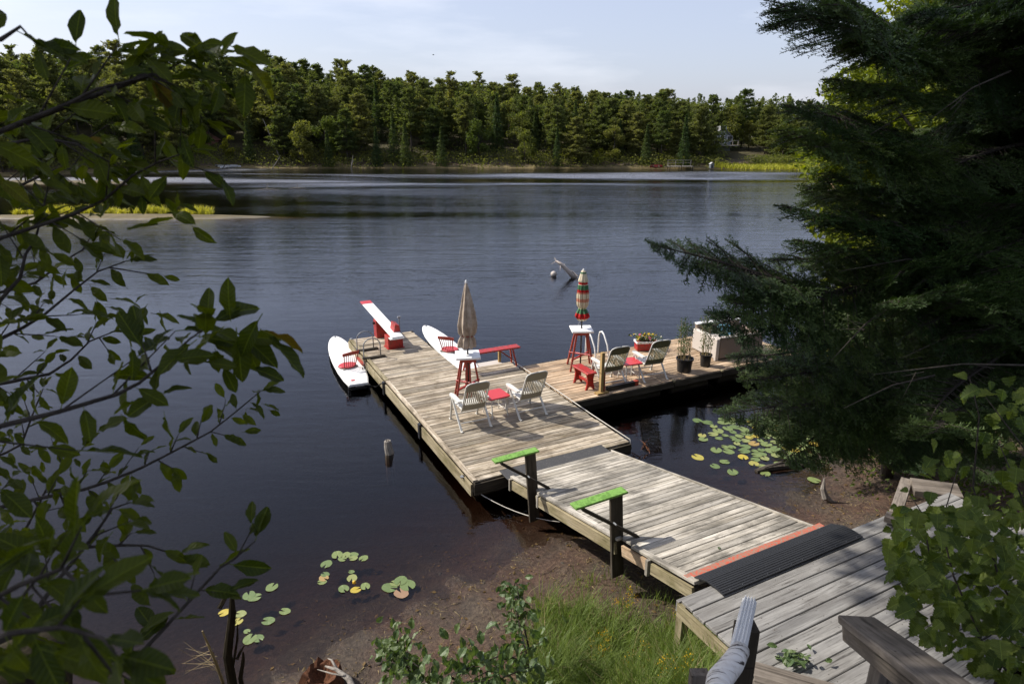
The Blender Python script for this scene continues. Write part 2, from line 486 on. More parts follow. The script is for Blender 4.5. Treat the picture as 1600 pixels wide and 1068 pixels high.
def ground_mat():
    m, nt, out = newmat('shore ground')
    geo = nd(nt, 'ShaderNodeNewGeometry')
    P = geo.outputs['Position']
    sep = nt.nodes.new('ShaderNodeSeparateXYZ'); nt.links.new(P, sep.inputs[0])
    big = noise(nt, P, .8, 5, .6)
    fine = noise(nt, P, 16, 8, .75)
    spk = noise(nt, P, 60, 3, .7)
    mud = ramp(nt, fine, [(.30, (.022, .014, .011)), (.5, (.073, .053, .037)), (.7, (.16, .122, .085))]).outputs['Color']
    red = ramp(nt, fine, [(.30, (.028, .012, .008)), (.5, (.085, .046, .030)), (.72, (.19, .115, .072))]).outputs['Color']
    c = rgbmix(nt, ramp(nt, big, [(.42, (0, 0, 0)), (.6, (1, 1, 1))]).outputs['Color'], mud, red)
    chips = ramp(nt, spk, [(.66, (0, 0, 0)), (.74, (1, 1, 1))]).outputs['Color']
    c = rgbmix(nt, math_(nt, 'MULTIPLY', chips, .6), c, (.32, .23, .17))
    wetm = ramp(nt, math_(nt, 'MULTIPLY', sep.outputs['Z'], 2.0), [(.02, (1, 1, 1)), (.22, (0, 0, 0))]).outputs['Color']
    c = rgbmix(nt, math_(nt, 'MULTIPLY', wetm, .55), c, rgbmix(nt, 1.0, c, (.38, .34, .32), 'MULTIPLY'))
    # forest floor on the far banks and up the slope
    floor = ramp(nt, noise(nt, P, .35, 5, .6), [(.3, (.035, .028, .014)), (.7, (.075, .065, .025))]).outputs['Color']
    zf = ramp(nt, math_(nt, 'MULTIPLY', sep.outputs['Z'], .25), [(.12, (0, 0, 0)), (.3, (1, 1, 1))]).outputs['Color']
    c = rgbmix(nt, zf, c, floor)
    # sand where it is shallow and far out
    yb = math_(nt, 'GREATER_THAN', sep.outputs['Y'], 40.0)
    zl = math_(nt, 'LESS_THAN', sep.outputs['Z'], .5)
    c = rgbmix(nt, math_(nt, 'MULTIPLY', yb, zl), c, ramp(nt, noise(nt, P, .6, 5, .6), [(.35, (.085, .068, .030)), (.65, (.17, .13, .055))]).outputs['Color'])
    h = math_(nt, 'ADD', math_(nt, 'MULTIPLY', fine, .8), math_(nt, 'MULTIPLY', spk, .4))
    princ(nt, out, c, math_(nt, 'SUBTRACT', .85, math_(nt, 'MULTIPLY', wetm, .5)), bump(nt, h, 1.0, .05), .35)
    return m
M['ground'] = ground_mat()

def water_mat():
    m, nt, out = newmat('lake water')
    geo = nd(nt, 'ShaderNodeNewGeometry')
    P = geo.outputs['Position']
    sep = nt.nodes.new('ShaderNodeSeparateXYZ'); nt.links.new(P, sep.inputs[0])
    # wind: calm near the dock, ruffled patches farther out
    far = ramp(nt, math_(nt, 'MULTIPLY', sep.outputs['Y'], 1 / 150.), [(.05, (.06,) * 3), (.12, (.16,) * 3), (.20, (.28,) * 3), (.40, (.34,) * 3), (.52, (.85,) * 3), (.65, (1.0,) * 3)]).outputs['Color']
    patch = ramp(nt, noise(nt, mapping(nt, P, (.010, .045, 1)), 1.0, 4, .55, .6), [(.40, (.15,) * 3), (.58, (1.25,) * 3)]).outputs['Color']
    wind = math_(nt, 'MULTIPLY', far, patch)
    rot = nt.nodes.new('ShaderNodeMapping'); rot.inputs['Rotation'].default_value = (0, 0, radians(-18)); rot.inputs['Scale'].default_value = (.55, 2.6, 1)
    nt.links.new(P, rot.inputs['Vector'])
    r1 = noise(nt, rot.outputs[0], 1.25, 3, .55, .4)
    rot2 = nt.nodes.new('ShaderNodeMapping'); rot2.inputs['Rotation'].default_value = (0, 0, radians(12)); rot2.inputs['Scale'].default_value = (1.2, 4.5, 1)
    nt.links.new(P, rot2.inputs['Vector'])
    r2 = noise(nt, rot2.outputs[0], 1.9, 3, .6, .2)
    rot3 = nt.nodes.new('ShaderNodeMapping'); rot3.inputs['Rotation'].default_value = (0, 0, radians(-9)); rot3.inputs['Scale'].default_value = (.13, 1.0, 1)
    nt.links.new(P, rot3.inputs['Vector'])
    r3 = noise(nt, rot3.outputs[0], 1.0, 2, .5, .5)
    h = math_(nt, 'ADD', math_(nt, 'MULTIPLY', r1, .6), math_(nt, 'MULTIPLY', r2, .28))
    h = math_(nt, 'ADD', h, math_(nt, 'MULTIPLY', math_(nt, 'MULTIPLY', r3, math_(nt, 'ADD', wind, .09)), 2.4))
    b = nt.nodes.new('ShaderNodeBump'); b.inputs['Distance'].default_value = .09
    nt.links.new(h, b.inputs['Height'])
    nt.links.new(math_(nt, 'ADD', math_(nt, 'MULTIPLY', wind, .95), .07), b.inputs['Strength'])
    fr = nd(nt, 'ShaderNodeFresnel', IOR=1.333); nt.links.new(b.outputs['Normal'], fr.inputs['Normal'])
    gl = nd(nt, 'ShaderNodeBsdfGlossy'); gl.inputs['Color'].default_value = (.92, .93, .98, 1)
    nt.links.new(b.outputs['Normal'], gl.inputs['Normal'])
    nt.links.new(math_(nt, 'ADD', math_(nt, 'MULTIPLY', math_(nt, 'MULTIPLY', wind, wind), .24), .010), gl.inputs['Roughness'])
    tr = nd(nt, 'ShaderNodeBsdfTransparent'); tr.inputs['Color'].default_value = (.93, .90, .86, 1)
    mx = nt.nodes.new('ShaderNodeMixShader')
    nt.links.new(fr.outputs[0], mx.inputs[0]); nt.links.new(tr.outputs[0], mx.inputs[1]); nt.links.new(gl.outputs[0], mx.inputs[2])
    nt.links.new(mx.outputs[0], out.inputs['Surface'])
    va = nd(nt, 'ShaderNodeVolumeAbsorption', Density=3.2); va.inputs['Color'].default_value = (.52, .38, .29, 1)
    nt.links.new(va.outputs[0], out.inputs['Volume'])
    return m
M['water'] = water_mat()

# ------------------------------------------------------------------ terrain and lake
LAKE = np.array([(-8, 5.2), (-5, 5.3), (-3.4, 5.75), (-2.2, 6.7), (-1.35, 7.35), (-.55, 8.0), (.2, 8.75), (1.2, 9.15), (2.6, 9.2), (4.1, 9.5), (5.3, 10.3), (6.4, 11.7), (8.4, 15), (11.2, 19), (15.2, 27),
                 (21, 40), (28, 55), (35, 69), (38, 80), (50, 95), (62, 108), (68, 117), (44, 119), (37, 122), (20, 124), (0, 124), (-30, 124.5), (-53, 123), (-66, 112), (-78, 100), (-100, 92),
                 (-120, 80), (-120, 40), (-60, 25), (-30, 12), (-14, 6)], float)
def sdf(P):                                # > 0 on land
    P = np.asarray(P, float); d = np.full(len(P), 1e9); ins = np.zeros(len(P), bool)
    n = len(LAKE)
    for i in range(n):
        a = LAKE[i]; b = LAKE[(i + 1) % n]; e = b - a; w = P - a
        t = np.clip((w @ e) / (e @ e), 0, 1)
        d = np.minimum(d, np.linalg.norm(w - t[:, None] * e, axis=1))
        c = ((a[1] <= P[:, 1]) & (P[:, 1] < b[1])) | ((b[1] <= P[:, 1]) & (P[:, 1] < a[1]))
        with np.errstate(divide='ignore', invalid='ignore'):
            xx = a[0] + (P[:, 1] - a[1]) / (b[1] - a[1]) * (b[0] - a[0])
        ins ^= c & (P[:, 0] < xx)
    return np.where(ins, -d, d)
def vnoise(P, s, seed=0):
    X = P[:, 0] / s; Y = P[:, 1] / s
    return (np.sin(X * 1.7 + seed) * np.cos(Y * 1.3 - seed * 1.7) + .6 * np.sin(X * 3.1 + Y * 2.3 + seed * 2) + .4 * np.cos(X * 5.3 - Y * 4.7 + seed)) / 2
def height(P):
    P = np.asarray(P, float)
    d = sdf(P); x, y = P[:, 0], P[:, 1]
    near = y < 30
    # far hills
    hill = 2.8 + 10.5 * np.clip((-x + 62) / 120, .10, 1)
    zf = np.where(d < 2, .25 * d, .5 + hill * (1 - np.exp(-np.maximum(d - 2, 0) / 24)))
    # marsh and gentle ground at the right end of the far shore
    ms = np.clip((x - 34) / 8, 0, 1) * np.clip((y - 100) / 10, 0, 1)
    zf = zf * (1 - ms) + ms * np.where(d < 7, .04 * d, .28 + .12 * np.minimum(d - 7, 40))
    # near bank: mud flat, then the slope up to where the photographer stands
    zn = np.where(d < 3, .16 * d, .48 + .86 * (d - 3)); zn = np.minimum(zn, 4.7 + .08 * np.clip(d - 8, 0, 60))
    zn = zn + np.where(d > 0, (.05 * vnoise(P, .9, 1) + .018 * vnoise(P, .21, 4) + .012 * vnoise(P, .11, 6)) * np.clip(d * 1.5, 0, 1), 0)
    zn = np.where(y > 16, np.minimum(zn, 3.5), zn)
    # levelled under the shore deck
    A = (P - B0) @ U; Bb = (P - B0) @ N
    da = np.maximum(np.maximum(0.0 - A, A - 5.2), 0); db = np.maximum(np.maximum(-7.3 - Bb, Bb + 4.9), 0)
    k = np.clip(1 - np.sqrt(da ** 2 + db ** 2) / .9, 0, 1)
    zn = np.where(zn > 1.15, zn * (1 - k) + 1.15 * k, zn)
    land = np.where(near, zn, zf)
    bl = np.clip((y - 18) / 14, 0, 1); land = zn * (1 - bl) + zf * bl
    d_s = d; 
    wet = -np.minimum(.17 * -d, .55 + .05 * -d); wet = np.maximum(wet, -3.2)
    z = np.where(d > 0, land, wet)
    z = z + np.where((np.abs(d) < 3) & near, (.045 * vnoise(P, .55, 2) + .03 * vnoise(P, .23, 8)) * (1 - np.abs(d) / 3), 0)
    # sandbar and mud flat on the left
    for cx, cy, rx, ry, h in ((-32, 51.2, 13, 1.7, .22), (-66, 88, 16, 4, .05)):
        q = ((x - cx) / rx) ** 2 + ((y - cy) / ry) ** 2
        z = np.where(d < 0, np.maximum(z, h * (1 - q) + (0.03 if h < .2 else .02) * vnoise(P, 2.5, 3)), z)
    return z
_hx = np.arange(-14, 18, .08); _hy = np.arange(2, 24, .08)
_HX, _HY = np.meshgrid(_hx, _hy); _HG = height(np.c_[_HX.ravel(), _HY.ravel()]).reshape(_HX.shape)
def hz(x, y):
    i = (x - _hx[0]) / .08; j = (y - _hy[0]) / .08; a = int(i); b = int(j)
    if 0 <= a < len(_hx) - 1 and 0 <= b < len(_hy) - 1 and i >= 0 and j >= 0:
        u, v = i - a, j - b
        return float(_HG[b, a] * (1 - u) * (1 - v) + _HG[b, a + 1] * u * (1 - v) + _HG[b + 1, a] * (1 - u) * v + _HG[b + 1, a + 1] * u * v)
    return float(height(np.array([[x, y]]))[0])

def axis(segs):
    out = []
    for a, b, st in segs: out.append(np.arange(a, b, st))
    return np.concatenate(out + [np.array([segs[-1][1]])])
gx = axis([(-900, -130, 45), (-130, -14, 2.6), (-14, -5, .5), (-5, 8, .12), (8, 16, .5), (16, 90, 2.2), (90, 900, 45)])
gy = axis([(-120, -4, 8), (-4, 4, .4), (4, 12, .11), (12, 24, .5), (24, 46, 1.4), (46, 56, .45), (56, 140, 1.6), (140, 220, 6), (220, 1500, 80)])
GX, GY = np.meshgrid(gx, gy)
P2 = np.c_[GX.ravel(), GY.ravel()]
nx, ny = len(gx), len(gy)
ii = (np.arange(ny - 1)[:, None] * nx + np.arange(nx - 1)[None, :]).ravel()
t = MB(); t.addarr(np.c_[P2, height(P2)], np.stack([ii, ii + 1, ii + nx + 1, ii + nx], 1))
g = t.build('ground', M['ground'], smooth=True); tag(g, 'brown muddy shore and wooded banks around the lake', kind='structure')
w = MB(); w.box((-10, 66, -4.0), (320, 150, 8.0))
w.build('lake_water', M['water']); bpy.data.objects['lake_water']['kind'] = 'structure'; bpy.data.objects['lake_water']['label'] = 'dark rippled lake water reflecting sky and trees'

# ------------------------------------------------------------------ foliage helpers
def rand_unit(n):
    v = rng.normal(size=(n, 3)); return v / np.linalg.norm(v, axis=1)[:, None]
def leaf_cloud(mb, C, size, flat=0.0, asp=.55, mi=0, jit=.35):
    """one small pointed quad per centre"""
    C = np.asarray(C); n = len(C)
    a = rand_unit(n); a[:, 2] *= (1 - flat); a /= np.linalg.norm(a, axis=1)[:, None]
    b = rand_unit(n); b[:, 2] *= (1 - flat); b -= a * (a * b).sum(1)[:, None]; b /= np.linalg.norm(b, axis=1)[:, None] + 1e-9
    s = (size * (1 + jit * (rng.random(n) * 2 - 1)))[:, None] if np.ndim(size) else size * (1 + jit * (rng.random((n, 1)) * 2 - 1))
    up = np.cross(a, b)
    V = np.stack([C - a * s, C + b * s * asp + up * s * .18, C + a * s, C - b * s * asp + up * s * .18], 1).reshape(-1, 3)
    F = np.arange(4 * n).reshape(n, 4)
    mb.addarr(V, F, mi)

def white_pine(seed, H=14, narrow=1.0, low=.2):
    r = random.Random(seed); tr = MB(); cr = MB()
    lean = (r.uniform(-.4, .4), r.uniform(-.4, .4))
    zz = np.linspace(-.5, H * .97, 7)
    pts = [(lean[0] * (z / H) ** 2, lean[1] * (z / H) ** 2, z) for z in zz]
    tr.tube(pts, list(np.linspace(.20, .03, 7)), 6)
    C = []
    z = H * (low + r.uniform(0, .1))
    while z < H * .99:
        f = (z / H)
        prof = (1 - f) ** .55 * (.55 + .45 * min(1, (f - low * .7) * 4))
        L0 = 3.3 * prof * narrow + .35
        nb = r.randint(3, 6)
        a0 = r.uniform(0, 6.28)
        for k in range(nb):
            if r.random() < .12: continue
            an = a0 + k * 2 * pi / nb + r.uniform(-.4, .4)
            L = L0 * r.uniform(.55, 1.2)
            rise = L * (.1 + .5 * f) * r.uniform(.5, 1.3)
            tip = np.array([cos(an) * L, sin(an) * L, z + rise])
            base = np.array([lean[0] * f * f, lean[1] * f * f, z])
            tr.tube([base, base * .5 + tip * .5 - np.array([0, 0, .1]), tip], [.05, .035, .015], 4, cap=False)
            m = int(20 + 38 * L)
            tt = np.array([r.random() for _ in range(m)]) ** .6
            q = base + (tip - base) * (.25 + .78 * tt)[:, None]
            wdt = .16 + .22 * L
            q[:, 0] += rng.normal(0, wdt * .5, m); q[:, 1] += rng.normal(0, wdt * .5, m); q[:, 2] += rng.normal(.05, .13, m)
            C.append(q)
        z += H * r.uniform(.032, .052)
    C = np.concatenate(C)
    leaf_cloud(cr, C, .25, flat=.3, asp=.38)
    return tr, cr
def spruce(seed, H=11):
    r = random.Random(seed); tr = MB(); cr = MB()
    tr.tube([(0, 0, -.5), (0, 0, H * .5), (0, 0, H)], [.16, .09, .01], 6)
    n = 2600
    f = rng.random(n) ** 1.2
    R = (1 - f) * 2.0 * (1 + .18 * np.sin(f * 60)) + .1
    an = rng.random(n) * 6.28; rr = R * np.sqrt(rng.random(n)) * (1 + .15 * np.sin(an * 5 + f * 20))
    C = np.c_[rr * np.cos(an), rr * np.sin(an), f * H * .97 + .4 - rr * .25]
    leaf_cloud(cr, C, .25, flat=.5, asp=.35)
    return tr, cr
def broadleaf(seed, H=10, R=3.2, leaf=.2, n=3600, lobes=13, low=.22, trunk_r=.16):
    r = random.Random(seed); tr = MB(); cr = MB()
    tr.tube([(0, 0, -.5), (r.uniform(-.2, .2), r.uniform(-.2, .2), H * .4), (r.uniform(-.4, .4), r.uniform(-.4, .4), H * .85)], [trunk_r, trunk_r * .7, .03], 7)
    C = []
    for k in range(lobes):
        an = r.uniform(0, 6.28); f = low + (1 - low) * (k + .5) / lobes
        rad = R * sqrt(max(.05, 1 - ((f - .5) / .55) ** 2)) * r.uniform(.4, .8)
        c = np.array([cos(an) * rad, sin(an) * rad, f * H * .93])
        tr.tube([(0, 0, max(.5, c[2] - rad * .8)), c * .6 + np.array([0, 0, c[2] * .35]), c], [.07, .045, .015], 4, cap=False)
        lr = R * r.uniform(.32, .55)
        m = n // lobes
        d = rand_unit(m); q = c + d * (lr * (rng.random(m) ** .45))[:, None] * np.array([1, 1, .72])
        C.append(q)
    C = np.concatenate(C)
    leaf_cloud(cr, C, leaf, flat=.25, asp=.6)
    return tr, cr

M['pine'] = crownmat('pine foliage', (.062, .092, .030), (.150, .152, .055), .5)
M['spruce'] = crownmat('spruce foliage', (.042, .072, .028), (.085, .110, .038), .4)
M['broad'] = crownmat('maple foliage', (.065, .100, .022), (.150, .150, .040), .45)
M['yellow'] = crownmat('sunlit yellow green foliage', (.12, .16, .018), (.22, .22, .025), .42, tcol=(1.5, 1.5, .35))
M['rust'] = crownmat('browning foliage', (.10, .07, .03), (.15, .10, .045), .3)

def make_tree(name, tc, mat, label, cat, group, loc, rz, sc=1.0):
    o = thing(name, label, cat, loc, rz, group)
    tc[0].build('trunk', M['bark'], o, smooth=True); tc[1].build('crown', mat, o)
    o.scale = (sc,) * 3
    return o

# ------------------------------------------------------------------ far forest
protos = {}
def where(x, d):
    row = 'at the waterline' if d < 7 else ('on the rise' if d < 24 else 'on the skyline')
    st = 'behind the hanging leaves' if x < -58 else ('below the thin cloud left of the middle' if x < -22 else ('straight beyond the umbrellas' if x < 18 else ('between red boat and cottage' if x < 44 else 'behind the marsh')))
    return row, st
def tree_at(kind, var, loc, rz, sc, d=10):
    key = (kind, var)
    row, stp = where(loc[0], d)
    spec = {'pine': ('pine_tree', 'tall white pine %s %s' % (row, stp), 'pine tree', 'far pines %s %s' % (row, stp)),
            'spruce': ('spruce_tree', 'dark narrow spruce %s %s' % (row, stp), 'spruce tree', 'far spruces %s %s' % (row, stp)),
            'broad': ('maple_tree', 'rounded green maple %s %s' % (row, stp), 'maple tree', 'far maples %s %s' % (row, stp)),
            'yellow': ('birch_tree', 'small yellow green birch %s %s' % (row, stp), 'birch tree', 'far birches %s %s' % (row, stp))}[kind]
    if key not in protos:
        if kind == 'pine': tc = white_pine(100 + var, H=(12, 13, 11, 13.5, 11.5, 12.5)[var], narrow=(1, .9, 1.1, .95, .85, 1.0)[var], low=(.12, .2, .1, .28, .15, .08)[var])
        elif kind == 'spruce': tc = spruce(200 + var, (11, 12.5)[var])
        elif kind == 'broad': tc = broadleaf(300 + var, 9.5, 3.3, .22, 3000)
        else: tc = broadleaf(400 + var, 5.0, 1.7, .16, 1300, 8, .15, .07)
        mat = M[kind]
        protos[key] = make_tree(spec[0], tc, mat, spec[1], spec[2], spec[3], loc, rz, sc)
        return protos[key]
    return dup(protos[key], loc, rz, spec[1], spec[3], sc)

r = random.Random(11)
placed = []
def ok(x, y, dmin):
    for (a, b) in placed:
        if (a - x) ** 2 + (b - y) ** 2 < dmin * dmin: return False
    return True
cands = []
cnt = 0; tries = 0
CA = np.c_[rng.uniform(-118, 92, 16000), rng.uniform(84, 172, 16000)]; CD = sdf(CA); CH = height(CA)
while cnt < 345 and tries < 16000:
    x, y = CA[tries]; d = float(CD[tries]); zc = float(CH[tries]); tries += 1
    if abs(x) > .84 * y: continue
    if d < 1.2 or d > 46: continue
    if 36 < x < 90 and d < 12 and y > 100: continue               # marsh and bank stay open
    if abs(x - 47) < 6 and d < 26: continue                        # clearing round the cottage
    if x > 44 and y < 112: continue
    if x < -66 and y < 100 and d > 30: continue
    dm = 2.9 + .02 * d
    if not ok(x, y, dm): continue
    placed.append((x, y)); cnt += 1
    z = zc - .1
    u = r.random()
    left = x < 36
    if d < 5: kind = 'spruce' if u < .34 else ('broad' if u < .52 else ('yellow' if u < .62 else 'pine'))
    elif left: kind = 'pine' if u < .84 else ('broad' if u < .94 else 'spruce')
    else: kind = 'pine' if u < .45 else ('broad' if u < .85 else 'spruce')
    var = {'pine': r.randrange(6), 'spruce': r.randrange(2), 'broad': r.randrange(3), 'yellow': 0}[kind]
    sc = r.uniform(.66, .98) * (1 + .12 * min(1, max(0, (-x - 20) / 50))) * (1.0 if d > 5 else .85)
    sc *= 1.0 if x < 0 else (.94 if x < 40 else .80)
    tree_at(kind, var, (x, y, z), r.uniform(0, 6.28), sc, d)
#PART2
# ------------------------------------------------------------------ far shore: cottages, docks, boats, marsh
M['cott'] = paint('blue grey cottage wall', (.16, .18, .19), .7, dirt=.3)
M['roofm'] = paint('pale metal roof', (.42, .42, .42), .5, dirt=.3)
M['greyroof'] = paint('weathered grey roof', (.17, .17, .175), .7, dirt=.4)
M['redroof'] = paint('brick red roof', (.28, .12, .09), .8, dirt=.4)
M['glass'] = paint('dark window glass', (.03, .035, .04), .15)
M['trim'] = paint('white trim', (.7, .7, .68), .5)
def cottage(x, y, z, rz, w, d, h, rh, wall, roof, label, windows):
    o = thing('lakeside_cottage', label, 'house', (x, y, z), rz)
    m = MB(); m.box((0, 0, h / 2 - .5), (w, d, h + 1)); 
    m.add([(-w / 2, -d / 2, h), (w / 2, -d / 2, h), (0, -d / 2, h + rh), (-w / 2, d / 2, h), (w / 2, d / 2, h), (0, d / 2, h + rh)], [(0, 1, 2), (5, 4, 3)])
    m.build('wall', wall, o)
    rf = MB()
    for sg in (-1, 1):
        rf.bar((sg * (w / 2 + .35), 0, h - .15 * rh), (0, 0, h + rh + .08), d + .7, .12, up=(0, 0, 1))
    ro = rf.build('roof', roof, o)
    c = MB(); c.box((w * .22, d * .15, h + rh * .8), (.5, .5, 1.4)); c.build('chimney', M['cott'], ro)
    for (wx, wz, ww, wh) in windows:
        f = MB(); f.box((wx, -d / 2 - .04, wz), (ww, .07, wh)); fo = f.build('window', M['glass'], o)
        t_ = MB()
        for sx in (-1, 1): t_.box((wx + sx * (ww / 2 + .04), -d / 2 - .06, wz), (.08, .1, wh + .16))
        for sz in (-1, 1): t_.box((wx, -d / 2 - .06, wz + sz * (wh / 2 + .04)), (ww, .1, .08))
        t_.build('frame', M['trim'], fo)
    dk = MB(); dk.box((0, -d / 2 - 1.3, .1), (w + 1, 2.6, .15))
    for k in range(5): dk.box((-w / 2 - .4 + k * (w + .8) / 4, -d / 2 - 2.5, .6), (.1, .1, 1.0))
    dk.box((0, -d / 2 - 2.5, 1.1), (w + 1, .1, .08)); dk.build('porch', M['greybark'], o)
    return o
p = at(1136, 233, 7.2)
k = 142 / p[1]
cottage(p[0] * k - 2.6, 141, 3.7, .15, 3.9, 4.5, 1.8, 1.9, M['cott'], M['greyroof'], 'blue grey cottage with steep pale roof in the clearing across the lake', [(-1.6, 1.4, 1, 1), (0, 1.2, .9, 1.6), (1.6, 1.4, 1, 1), (0, 3.4, 1.2, 1.0)])
p = at(333, 214, 5); 
cottage(-62 * 1.0, 131, 3.0, -.25, 7, 5, 2.2, 1.7, M['redroof'], M['redroof'], 'brick red cabin half hidden among pines on the left far shore', [(-1.8, 1.3, 1.2, .9), (1.6, 1.3, 1.2, .9)])
# shed on the far shore near px 515,513
p = at(1093, 258, 0)
o = thing('boathouse', 'tiny grey shed by the water at the left end of the marsh', 'shed', (36.6, 121.6, .2), .2)
m = MB(); m.box((0, 0, .7), (1.6, 1.4, 1.8)); m.build('wall', M['cott'], o)
m = MB(); m.bar((-1, 0, 1.5), (0, 0, 2.3), 1.7, .08); m.bar((1, 0, 1.5), (0, 0, 2.3), 1.7, .08); m.build('roof', M['roofm'], o)
m = MB(); m.box((0, -.72, .5), (.6, .05, 1.3)); m.build('door', M['darkwood'], o); o.scale = (.42,) * 3

def shore_dock(x, y, rz, label, L=4.5, Wd=2.2, rails=True, z=.45):
    o = thing('shore_dock', label, 'dock', (x, y, 0), rz)
    m = MB(); n = int(L / .3)
    for k in range(n): m.box((-L / 2 + (k + .5) * L / n, 0, z), (L / n - .03, Wd, .06))
    m.build('deck', M['greybark'], o)
    m = MB()
    for sx in (-1, 0, 1):
        for sy in (-1, 1): m.box((sx * L * .46, sy * Wd * .45, z / 2 - .3), (.12, .12, z + .9))
    m.build('post', M['darkwood'], o)
    if rails:
        m = MB()
        for sx in (-1, -.33, .33, 1): m.box((sx * L * .47, Wd * .45, z + .55), (.08, .08, 1.0))
        m.box((0, Wd * .45, z + 1.05), (L, .09, .06)); m.box((0, Wd * .45, z + .6), (L, .06, .05)); m.build('railing', M['greybark'], o)
    return o
shore_dock(at(1036, 258, 0)[0], 121.8, 0, 'grey railed dock on the far shore right of the red boat', 4.5, 1.8)
shore_dock(at(1290, 303, 0)[0] + 1.2, 71.5, .5, 'tan dock poking out from the right bank behind the fir', 4.6, 2.4, False, .5)
o = thing('storage_chest', 'pale tan chest on the dock beside the right bank', 'chest', (at(1300, 297, .5)[0] + 1.0, 71.6, .53), .5)
m = MB(); m.box((0, 0, .38), (1.6, .9, .74), bev=.03); m.build('body', M['deck_r'], o)
m = MB(); m.box((0, 0, .80), (1.66, .96, .08), bev=.02); m.build('lid', M['trim'], o)

def boat(name, label, loc, rz, L, Wd, H, mat, tilt=0):
    o = thing(name, label, 'boat', loc, rz)
    m = MB(); n = 11
    xs = np.linspace(-1, 1, n); V = []
    for x in xs:
        w_ = (1 - abs(x) ** 2.6) * Wd / 2 + .02; zt = H * (1 + .25 * x * x)
        V += [(x * L / 2, -w_, zt), (x * L / 2, -w_ * .75, H * .35), (x * L / 2, 0, .0), (x * L / 2, w_ * .75, H * .35), (x * L / 2, w_, zt)]
    m.add(V, [(i * 5 + j, i * 5 + j + 1, (i + 1) * 5 + j + 1, (i + 1) * 5 + j) for i in range(n - 1) for j in range(4)])
    m.build('hull', mat, o, smooth=True)
    m = MB()
    for x in (-.45, .4): m.box((x * L / 2, 0, H * .75), (.22, Wd * .85, .03))
    m.build('seat', M['darkwood'], o)
    g_ = MB(); g_.tube([(x * L / 2, -((1 - abs(x) ** 2.6) * Wd / 2 + .02), H * (1 + .25 * x * x)) for x in xs], .025, 4); g_.tube([(x * L / 2, ((1 - abs(x) ** 2.6) * Wd / 2 + .02), H * (1 + .25 * x * x)) for x in xs], .025, 4)
    g_.build('gunwale', M['darkwood'], o)
    o.rotation_euler[0] = tilt
    return o
boat('rowing_boat', 'red rowing boat pulled up on the far shore', (at(1000, 257, 0)[0], 122.9, .15), .05, 2.4, .9, .4, M['redwood'], .5)
boat('canoe', 'pale blue canoe lying on the left far shore below the cabin', (at(357, 262, 0)[0], 122.6, .1), -.5, 4.8, .9, .4, M['white'], .9)
boat('canoe', 'second pale canoe beside the first on the left far shore', (at(371, 262, 0)[0], 123.0, .1), .6, 3.6, .8, .4, M['roofm'], -.8)

# bank and bleached logs
def far_log(px, py, Y, L, lean, label, up=0.0, rad=.07):
    p = atY(px, py, Y); o = MB()
    pts = [(0, 0, 0), (L * .5 * cos(lean), .1, L * .5 * sin(lean) + .05), (L * cos(lean), 0, L * sin(lean))]
    o.tube(pts, [rad, rad * .8, rad * .35], 6)
    o.tube([(L * .4 * cos(lean), 0, L * .4 * sin(lean)), (L * .4 * cos(lean) + .5, .1, L * .4 * sin(lean) + .7)], [rad * .5, rad * .2], 5)
    ob = o.build('driftwood_log', M['greybark'], None, loc=(p[0], Y, hz(p[0], Y) if up else max(.02, 0)))
    tag(ob, label, 'driftwood')
far_log(425, 262, 123.2, 2.6, .9, 'bleached snag leaning from the far shore left of the tall pines', 1, .09)
far_log(548, 258, 123.5, 2.6, 1.35, 'short upright white snag on the far shore in the middle of the wood', 1, .09)
far_log(437, 230, 127, 8, 1.9, 'thin dead white trunk leaning among the dark pines', 1, .12)
far_log(1030, 255, 123.5, 3.6, .1, 'long pale log lying along the far waterline', 1, .1)
def swim_snag(px, py, label, s=1.0):
    p = at(px, py, 0); m = MB()
    m.tube([(-1.6 * s, 0, .02), (-.3 * s, .1, .06), (1.2 * s, 0, .03)], [.03, .06, .03], 5)
    m.tube([(-.2 * s, 0, .04), (-.1 * s, .05, .5 * s), (.02, 0, .85 * s)], [.05, .04, .02], 5)
    m.tube([(.3 * s, 0, .04), (.7 * s, .05, .3 * s)], [.03, .012], 5)
    tag(m.build('drifting_branch', M['greybark'], None, loc=(p[0], p[1], 0)), label, 'driftwood')
swim_snag(420, 297, 'small pale branch sticking out of the water past the sandbar')
swim_snag(466, 295, 'low pale branch floating right of the upright one past the sandbar', .7)

def tufts(name, label, C, h, n, mat, spread=.5, wid=.03, kind='stuff', lean=.35, cat=None, hf=None):
    """grass blades: bent two-segment triangles strips"""
    C = np.asarray(C, float)
    idx = rng.integers(0, len(C), n); c = C[idx].copy()
    c[:, :2] += rng.normal(0, spread, (n, 2))
    hh = h * (.45 + .75 * rng.random(n)) * (1 if hf is None else np.array(hf)[idx]); an = rng.random(n) * 6.28
    d = np.stack([np.cos(an), np.sin(an), np.zeros(n)], 1); s_ = np.stack([-np.sin(an), np.cos(an), np.zeros(n)], 1)
    ln = (lean * hh * (.3 + rng.random(n)))[:, None]; up = np.array([0, 0, 1.])
    w_ = wid * (.6 + .8 * rng.random(n))[:, None]
    p0 = c; p1 = c + up * (hh * .55)[:, None] + d * ln * .35; p2 = c + up * (hh * .95)[:, None] + d * ln * 1.1
    V = np.stack([p0 - s_ * w_, p0 + s_ * w_, p1 + s_ * w_ * .8, p1 - s_ * w_ * .8, p2], 1).reshape(-1, 3)
    m = MB(); b = np.arange(n) * 5
    m.addarr(V, np.stack([b, b + 1, b + 2, b + 3], 1)); m.n -= 0
    m.f.extend(np.stack([b + 3, b + 2, b + 4], 1).tolist()); m.m.extend([0] * n)
    o = m.build(name, mat)
    tag(o, label, cat, kind=kind)
    return o
